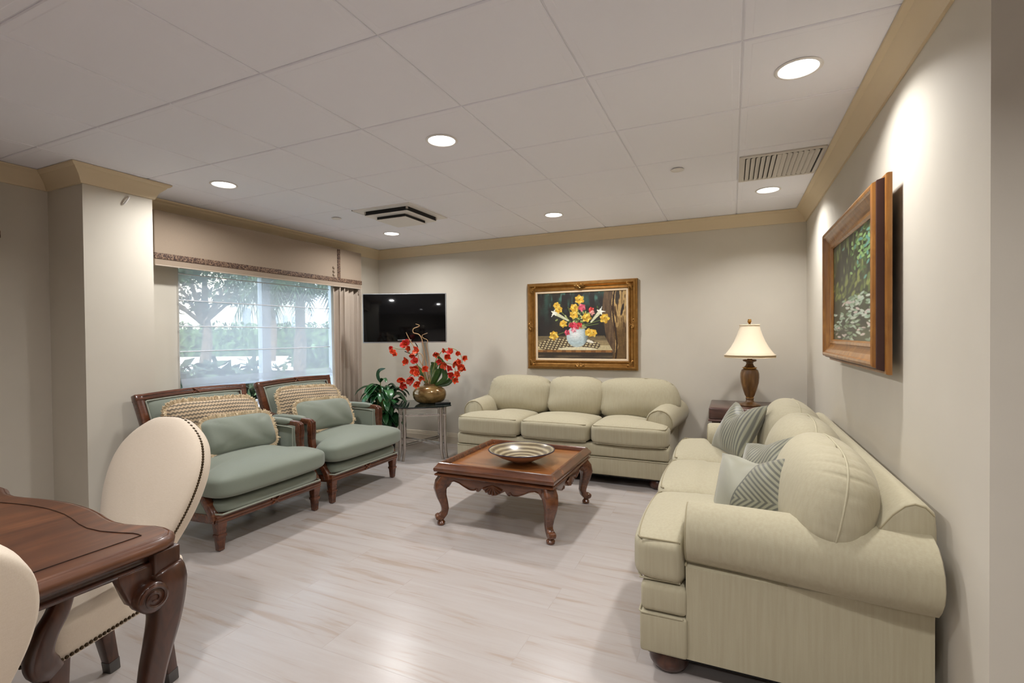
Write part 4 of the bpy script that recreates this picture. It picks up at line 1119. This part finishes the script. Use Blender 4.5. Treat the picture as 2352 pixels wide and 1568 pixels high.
MB().frame(GW - .03, GH - .03, [(0, -.012), (0, -.028), (.002, -.045), (.006, -.058), (.012, -.062), (.014, -.05), (.014, -.012)]).build('cove_molding', M['framecove'], gp, ang=30)
MB().frame(GW - .05, GH - .05, [(0, -.012), (0, -.062), (.004, -.072), (.014, -.076), (.024, -.074), (.03, -.066), (.045, -.060), (.066, -.044), (.078, -.040), (.082, -.046), (.096, -.044), (.104, -.034), (.104, -.012)]).build('frame', M['oakframe'], gp, ang=30)
canvas('canvas', GW - .25, GH - .25, np.ascontiguousarray(garden_painting()), gp, -.03)
MB().b2(-GW / 2 + .05, GW / 2 - .05, -.013, -.002, -GH / 2 + .05, GH / 2 - .05).build('backing', M['giltdark'], gp)

# ------------------------------------------------------------------ side table and lamp
st = thing('side_table', 'dark wood side table in the corner between the two sofas', 'side table', (.16, 4.76, 0))
MB().b2(-.345, .345, -.265, .265, .565, .668, .014, 3).build('table_top', M['sidetable'], st)
MB().b2(-.35, .35, -.27, .27, .548, .566, .006).build('molding', M['sidetable'], st)
MB().b2(-.31, .31, -.235, .235, .46, .548, .003).build('apron', M['sidetable'], st)
for sx in (-1, 1):
    for sy in (-1, 1): MB().sqtube([(sx * .295, sy * .22, .55), (sx * .295, sy * .22, .3), (sx * .30, sy * .225, 0)], [.026, .024, .017], None, (1, 0, 0)).build('leg', M['sidetable'], st)
lp = thing('table_lamp', 'brown urn table lamp with cream bell shade in the back right corner', 'lamp', (.138, 4.72, .6685))
MB().lathe([(0, 0), (.085, 0), (.088, .008), (.08, .018), (.055, .024), (.036, .034), (.03, .05), (.034, .062), (.03, .068)], 32).build('base', M['lampbody'], lp)
MB().lathe([(.024, .066), (.038, .09), (.055, .14), (.07, .20), (.0745, .245), (.073, .28), (.064, .31), (.048, .322)], 64, flute=.02, nf=14).build('urn_body', M['lampbody'], lp)
b = MB()
b.lathe([(.03, .066), (.034, .07), (.03, .074)], 32); b.lathe([(.044, .320), (.057, .326), (.058, .332), (.046, .337)], 32); b.build('gilt_collar', M['brass'], lp)
MB().lathe([(.046, .336), (.034, .348), (.027, .365), (.03, .378), (.052, .386), (.056, .394), (.05, .40), (.02, .402), (.012, .45), (.008, .66)], 32).build('neck', M['lampbody'], lp)
sp = [(.2, .42), (.2, .425), (.201, .44), (.178, .468), (.150, .508), (.124, .556), (.102, .61), (.086, .66), (.080, .690), (.078, .70)]
shd = MB().lathe([(r, z) for r, z in sp] + [(.076, .70)] + [(r - .003, z) for r, z in sp[::-1]], 64, cap=False).build('lamp_shade', M['shade'], lp, ang=60)
b = MB(); b.lathe([(.2015, .423), (.2025, .425), (.2028, .438), (.202, .440)], 64, cap=False); b.build('trim_band', M['shadeband'], shd)
b = MB()
for z in (.42, .4415): b.tube([(.2025 * math.cos(a), .2025 * math.sin(a), z) for a in np.linspace(0, 2 * PI, 48, endpoint=False)], .0032, 6, closed=True)
b.tube([(.080 * math.cos(a), .080 * math.sin(a), .70) for a in np.linspace(0, 2 * PI, 32, endpoint=False)], .0045, 6, closed=True); b.build('edge_piping', M['shade'], shd)
MB().lathe([(0, .66), (.006, .70), (.012, .706), (.006, .712), (.014, .722), (.017, .732), (.013, .742), (.015, .746), (.012, .750), (0, .752)], 20).build('finial', M['brass'], lp)
MB().b2(-.079, .079, -.003, .003, .692, .696).b2(-.003, .003, -.079, .079, .692, .696).build('spider', M['brass'], lp)

# ------------------------------------------------------------------ dining table (only one corner is in view)
TCX, TY0, TY1 = -1.98, -.95, .87
half_pts = [(-1.40, .78), (-1.405, .82), (-1.418, .846), (-1.45, .868), (-1.49, .8755), (-1.53, .873), (-1.58, .858), (-1.63, .846), (-1.68, .844), (-1.73, .851), (-1.80, .866), (-1.87, .877), (-1.94, .882)]
q = half_pts + [(TCX, .883)] + [(2 * TCX - x, y) for x, y in half_pts[::-1]]
cy = (TY0 + TY1) / 2
outl = q + [(2 * TCX - x, 2 * cy - y) for x, y in q]
def inset(poly, d):
    n = len(poly); P = [Vector(p) for p in poly]; out = []
    for i in range(n):
        a = (P[i] - P[i - 1]).normalized(); c_ = (P[(i + 1) % n] - P[i]).normalized()
        nn = Vector((-a.y - c_.y, a.x + c_.x)); nn = nn / max(nn.length, 1e-6); out.append((P[i].x + nn.x * d, P[i].y + nn.y * d))
    return out
area = sum(outl[i][0] * outl[(i + 1) % len(outl)][1] - outl[(i + 1) % len(outl)][0] * outl[i][1] for i in range(len(outl)))
if area < 0: outl = outl[::-1]
dt = thing('dining_table', 'dark brown dining table with a scalloped edge, cut by the lower left corner', 'dining table', (TCX, cy, 0))
OL = [(x - TCX, y - cy) for x, y in outl]
def stack(levels, cap=True):
    b = MB(); secs = [[(x, y, z) for x, y in inset(OL, d)] for d, z in levels]
    b.loft(secs, True, False)
    if cap:
        bm = bmesh.new(); vs = [bm.verts.new(p) for p in secs[-1]]; bm.faces.new(vs); bmesh.ops.triangulate(bm, faces=bm.faces[:]); b.bm(bm)
    return b
stack([(.03, .724), (.012, .724), (.004, .728), (0, .735), (.001, .744), (.006, .752), (.013, .757), (.016, .7555), (.018, .7585), (.024, .760)]).build('table_top', M['tablewood'], dt, ang=50)
stack([(.05, .684), (.036, .684), (.033, .688), (.036, .693), (.042, .697), (.045, .706), (.04, .716), (.034, .725)], False).build('apron', M['legwood'], dt, ang=50)
MB().tube([(x, y, .7603) for x, y in inset(OL, .078)], .0022, 5, closed=True, sq=.3, up=(0, 0, 1)).build('inlay_line', M['tabledark'], dt)
for sx in (-1, 1):
    for sy in (-1, 1):
        lx, ly = sx * (.575 - .045), sy * ((TY1 - TY0) / 2 - .042)
        dv = Vector((sx, sy, 0)).normalized()
        b = MB()
        b.b2(lx - .034, lx + .034, ly - .034, ly + .034, .650, .724, .006, 3)
        path = [(.004, .668, .040), (.006, .660, .046), (.010, .63, .0475), (.010, .58, .043), (.004, .52, .038), (-.010, .45, .034), (-.024, .38, .031), (-.034, .30, .028), (-.036, .22, .025), (-.030, .13, .024), (-.010, .06, .026), (.004, .02, .032), (.004, 0, .030)]
        P = bez([(lx + dv.x * a, ly + dv.y * a, z) for a, z, r in path], 48); rad = interp(np.linspace(0, 1, len(path)), [r * .9 for a, z, r in path], 49)
        b.sqtube(P, rad, None, (1, 0, .01), .45)
        lg = b.build('leg', M['legwood'], dt, ang=60)
        # scrolls on the two inner faces
        for (fx, fy, ax) in ((0, -sy, 'x'),):
            b = MB()
            if ax == 'x': c0 = Vector((lx + sx * .026, ly - sy * .045, .612)); Tm = Matrix.Translation(c0) @ Matrix.Rotation(R(90), 4, 'Y')
            else: c0 = Vector((lx - sx * .045, ly + sy * .026, .612)); Tm = Matrix.Translation(c0) @ Matrix.Rotation(R(90), 4, 'X')
            b.lathe([(0, -.026), (.034, -.026), (.040, -.02), (.040, .02), (.034, .026), (0, .026)], 28, Tm)
            for e in (-1, 1):
                pts = []
                for t in np.linspace(0, 1, 40):
                    r_ = lerp(.035, .006, t); th = 2 * PI * 1.9 * t
                    u_ = r_ * math.cos(th) * (-1); w_ = r_ * math.sin(th)
                    if ax == 'x': pts.append(c0 + Vector((e * .027, -sy * u_ * -1, w_)))
                    else: pts.append(c0 + Vector((sx * u_, e * .027, w_)))
                b.tube(pts, interp([0, 1], [.0055, .004], 40), 6)
            # web joining the scroll to the leg and the apron
            br_ = [(0, .69), (-.112, .69), (-.108, .668), (-.100, .645), (-.092, .622), (-.083, .60), (-.06, .585), (-.02, .575), (0, .60)]
            b.prism([(ly + sy * p, z) for p, z in br_], lx - .02, lx + .02, 'x', .004)
            b.build('scroll', M['legwood'], lg, ang=50)

# ------------------------------------------------------------------ dining chairs
def make_dining_chair(label, loc, rz, arms=False):
    s = thing('dining_chair', label, 'dining chair', loc, rz, 'cream dining chairs with nailhead trim')
    def warp(u, v, w, p):
        x, y, z = p; cr = (1 - abs(u) ** 2.4) * (1 - abs(v) ** 2.4)
        return (x * (1 - .09 * (v + 1)), y, z + (.03 * cr if w > 0 else 0))
    MB().soft((0, -.02, .42), (.50, .52, .13), 9, 18, 9, warp).build('seat', M['cream'], s, ang=0)
    b = MB()
    def nail(b, p, n_):
        T = Matrix.Translation(p) @ Vector(n_).to_track_quat('Z', 'Y').to_matrix().to_4x4()
        b.lathe([(.0058, -.001), (.0058, .0005), (.0042, .0032), (0, .0043)], 12, T)
    for k in range(34):
        t = k / 33
        for sx in (-1, 1): nail(b, (sx * lerp(.2505, .208, t), lerp(-.26, .21, t), .378), (sx, 0, 0))
        nail(b, (lerp(-.24, .24, t), -.2805, .378), (0, -1, 0))
    b.build('nailhead_trim', M['nail'], s)
    # balloon back: outline (half width by height), leaning
    T = Matrix.Translation((0, .160, .40)) @ Matrix.Rotation(R(-20), 4, 'X')
    H_ = .60
    zs = np.linspace(0, 1, 15); hw_ = [.110, .122, .136, .152, .170, .186, .199, .209, .215, .217, .213, .201, .178, .136, .066]
    ring_ = [(-h_, z * H_) for h_, z in zip(hw_, zs)]
    outl_ = ring_ + [(0, H_ * 1.012)] + [(-x, z) for x, z in ring_[::-1]]
    P2 = bez([(x, 0, z) for x, z in outl_], 90)
    ctr = Vector((0, 0, .36 * 1.0))
    def ringat(k, y): return [T @ Vector((p.x * k, y, .33 + (p.z - .33) * k)) for p in P2] 
    b = MB(); secs = []
    for k, y in ((.0, -.075), (.35, -.072), (.65, -.064), (.85, -.052), (.955, -.037), (.99, -.028), (1, -.015), (1, .02), (.985, .032), (.94, .04), (.6, .048), (0, .05)):
        secs.append(ringat(max(k, .001), y))
    b.loft(secs, True, False); bk = b.build('backrest', M['cream'], s, ang=0)
    b = MB()
    P3 = bez([(x, 0, z) for x, z in outl_], 130)
    nn = (T.to_3x3() @ Vector((0, -1, 0)))
    for i, p in enumerate(P3):
        if p.z < .01: continue
        d = P3[min(i + 1, len(P3) - 1)] - P3[max(i - 1, 0)]; n_ = T.to_3x3() @ Vector((-d.z, 0, d.x)).normalized()
        nail(b, T @ Vector((p.x * .998, -.012, .33 + (p.z - .33) * .998)), n_)
    if arms: b.build('nailhead_trim', M['nail'], bk)
    for sx in (-1, 1):
        for (y, oy, ox) in ((-.215, -.01, 0), (.15, .05, .0)):
            x = sx * (.19 if y < 0 else .14)
            lg = MB().sqtube([(x, y, .38), (x + sx * ox * .4, y + oy * .4, .2), (x + sx * ox, y + oy, .045), (x + sx * ox * 1.1, y + oy * 1.1, .0)], [.030, .026, .02, .019], None, (1, 0, 0), .2).build('leg', M['legwood'], s)
            MB().sqtube([(x + sx * ox, y + oy, .045), (x + sx * ox * 1.1, y + oy * 1.1, .0)], [.0215, .0205], None, (1, 0, 0), .2).build('leg_cap', M['pewter'], lg)
    if arms:
        for sx in (-1, 1):
            P = bez([(sx * .256, -.262, .372), (sx * .266, -.29, .40), (sx * .274, -.305, .44), (sx * .276, -.29, .49), (sx * .276, -.26, .535), (sx * .272, -.24, .58), (sx * .268, -.23, .60)], 30)
            b = MB(); b.sqtube(P, interp([0, .15, .6, 1], [.026, .036, .026, .022], 31), .018, (0, 1, 0), .4)
            P = bez([(sx * .266, -.345, .555), (sx * .266, -.335, .578), (sx * .266, -.25, .604), (sx * .258, .0, .60), (sx * .225, .10, .572), (sx * .17, .165, .545)], 24)
            b.sqtube(P, .016, .014, (1, 0, 0), .4)
            a = b.build('arm', M['legwood'], s, ang=50)
            MB().lathe([(0, -.02), (.02, -.02), (.026, -.014), (.026, .014), (.02, .02), (0, .02)], 18, Matrix.Translation((sx * .266, -.345, .556)) @ Matrix.Rotation(R(90), 4, 'Y')).build('arm_scroll', M['legwood'], a)
    return s
make_dining_chair('cream nailhead chair with its round back to the window armchairs, behind the table', (-2.05, .913, 0), 11.5, True)
make_dining_chair('cream chair cut off at the left frame edge, in front of the table', (-1.60, .285, 0), -90)

# ------------------------------------------------------------------ garden outside the window
GZ = .35
def gm(name, a, b_, sc_=3, rough=.8): return mottled(name, a, b_, sc_, rough)
M['lawn'] = gm('lawn_green', rgb(66, 82, 52), rgb(88, 104, 66), 2)
M['pave'] = gm('pale_concrete', rgb(222, 216, 204), rgb(206, 200, 188), 1)
M['hedge'] = gm('hedge_green', rgb(32, 52, 32), rgb(84, 112, 68), 5)
M['crownl'] = gm('tree_leaf_green', rgb(26, 40, 26), rgb(56, 76, 44), 4)
M['bark'] = gm('tree_bark', rgb(84, 70, 56), rgb(112, 96, 80), 8)
M['stucco'] = gm('cream_stucco', rgb(226, 216, 196), rgb(216, 204, 184), 1)
M['roof'] = plain('roof_tile_brown', rgb(126, 84, 64), .8)
M['dglass'] = plain('facade_window_dark', rgb(52, 60, 70), .2)
g = struct(MB().b2(-60, XL - .2, -20, 60, GZ - .1, GZ).build('ground', M['lawn'], smooth=False))
p = MB().add([(-14.6, 8.6, GZ + .02), (-11.2, 10.1, GZ + .02), (-18.5, 18.5, GZ + .02), (-26.5, 14.6, GZ + .02)], [(0, 1, 2, 3)]).build('path', M['pave'], smooth=False); struct(p)
def foliage_blob(b, c, r, n, ls, seed, sq=1):
    rn = random.Random(seed)
    for k in range(n):
        v_ = Vector((rn.gauss(0, 1), rn.gauss(0, 1), rn.gauss(0, 1))).normalized() * (rn.random() ** .4)
        p = Vector(c) + Vector((v_.x * r, v_.y * r, v_.z * r * sq)); d = Vector((rn.gauss(0, 1), rn.gauss(0, 1), rn.gauss(0, .7))).normalized(); e = d.cross(Vector((rn.random(), rn.random(), 1))).normalized()
        L_ = ls * rn.uniform(.7, 1.3)
        b.add([p - d * L_, p + e * L_ * .4, p + d * L_, p - e * L_ * .4], [(0, 1, 2, 3)])
def tree(label, x, y, h, r, blobs, seed, branch=True):
    t = thing('garden_tree', label, 'tree', (x, y, GZ), 0, 'trees outside the window')
    rn = random.Random(seed); bt = MB(); bt.tube(bez([(0, 0, 0), (.1, .05, h * .3), (-.05, .1, h * .6), (.1, 0, h * .85)], 14), interp([0, 1], [.16, .06], 15), 9)
    bc = MB()
    for k in range(blobs):
        a = rn.random() * 2 * PI; q = rn.random(); cx, cy_, cz = r * .8 * q * math.cos(a), r * .8 * q * math.sin(a), h * rn.uniform(.62, 1.0)
        if branch: bt.tube([(0, 0, h * .45), (cx * .5, cy_ * .5, (h * .5 + cz) / 2), (cx, cy_, cz)], [.06, .045, .02], 6)
        foliage_blob(bc, (cx, cy_, cz), r * .36, 170, .10, seed * 31 + k, .6)
    bt.build('trunk', M['bark'], t); bc.build('crown', M['crownl'], t, smooth=False)
    return t
tree('broad leafy tree with a low branch behind the left half of the shade', -13.6, 9.0, 3.0, 1.7, 13, 3)
tree('leafy tree farther off behind the middle of the shade', -16.5, 13.6, 3.6, 1.6, 10, 4)
pt = thing('palm_tree', 'arching palm behind the right half of the shade', 'palm tree', (-8.5, 7.7, GZ), 0)
MB().tube(bez([(0, 0, 0), (.05, 0, .9), (0, .05, 1.72)], 10), [.13] * 6 + [.10] * 5, 10).build('trunk', M['bark'], pt)
rn = random.Random(8)
for k in range(20):
    a = k * 2.4; up = rn.uniform(.3, 1.2); L_ = rn.uniform(1.0, 1.5)
    P = bez([(0, 0, 1.7), (L_ * .35 * math.cos(a), L_ * .35 * math.sin(a), 1.7 + up * .8), (L_ * .75 * math.cos(a), L_ * .75 * math.sin(a), 1.7 + up * .7), (L_ * math.cos(a), L_ * math.sin(a), 1.7 + up * .1 - .35)], 22)
    b = MB(); b.tube(P, interp([0, 1], [.02, .005], 23), 5)
    for i in range(2, 22):
        d = (P[i + 1] - P[i - 1]).normalized(); sd = d.cross(Vector((0, 0, 1))).normalized()
        for s_ in (-1, 1):
            e = P[i] + sd * s_ * .36 * math.sin(PI * (i / 24) ** .7) + d * .16 - Vector((0, 0, .22)); w_ = d * .03
            b.add([P[i] - w_, P[i] + w_, e], [(0, 1, 2)])
    b.build('frond', M['crownl'], pt, smooth=False)
def hedge(name, label, x, y, lx, ly, h, seed, mat='hedge'):
    b = MB(); rn = random.Random(seed); n = int(lx * ly * 26 + (lx + ly) * 60)
    b.b2(-lx / 2 + .2, lx / 2 - .2, -ly / 2 + .2, ly / 2 - .2, 0, h - .3)
    for k in range(n):
        c = (rn.uniform(-lx / 2, lx / 2), rn.uniform(-ly / 2, ly / 2), rn.uniform(.05, h)); foliage_blob(b, c, .16, 4, .13, k + seed)
    o = b.build(name, M[mat], smooth=False, loc=(x, y, GZ)); tag(o, label, 'hedge'); return o
hd = hedge('hedge', 'long clipped sunny green hedge across the garden outside', -23, 17.9, 1.2, 13, 1.7, 5); hd.rotation_euler = (0, 0, R(-65))
hedge('low_shrub', 'low dark shrubs just outside below the window sill', -6.5, 4.6, .8, 1.3, .55, 9, 'crownl')
hedge('low_hedge', 'bushy shrubs under the palm outside', -12.2, 12.2, 1.4, 2.4, .8, 13, 'hedge')
bd = thing('house', 'pale stucco building with dark windows beyond the hedge outside', 'building', (-41, 31, GZ), 38)
MB().b2(-3, 3, -14, 14, 0, 8.5).build('walls', M['stucco'], bd, smooth=False)
MB().prism([(-3.6, 8.5), (3.6, 8.5), (0, 10.4)], -14.6, 14.6, 'y').build('roof', M['roof'], bd, smooth=False)
for fl_ in (0, 1):
    for k in range(6):
        w_ = MB().b2(2.98, 3.06, -12 + k * 4.4, -9.8 + k * 4.4, 1.2 + fl_ * 3.6, 3.2 + fl_ * 3.6).build('facade_window', M['winframe'], bd, smooth=False)
        MB().b2(3.05, 3.08, -11.85 + k * 4.4, -9.95 + k * 4.4, 1.32 + fl_ * 3.6, 3.08 + fl_ * 3.6).build('glazing', M['dglass'], w_, smooth=False)

# ------------------------------------------------------------------ daylight, exposure
wd = bpy.data.worlds.new('sky'); sc.world = wd; wd.use_nodes = True
nt = wd.node_tree; bg = nt.nodes['Background']; bg.inputs[0].default_value = (.66, .82, 1.0, 1); bg.inputs[1].default_value = 4.5
S = bpy.data.lights.new('sun', 'SUN'); S.energy = 8; S.angle = R(.6); S.color = (1, .96, .9)
so = bpy.data.objects.new('sun', S); col.objects.link(so); so.rotation_euler = (R(38), R(8), R(30))
sc.view_settings.view_transform = 'Standard'; sc.view_settings.look = 'None'; sc.view_settings.gamma = 1
sc.view_settings.use_curve_mapping = False; sc.view_settings.exposure = 0.12
sc.cycles.max_bounces = 10; sc.cycles.diffuse_bounces = 6; sc.cycles.transparent_max_bounces = 16; sc.cycles.sample_clamp_indirect = 6
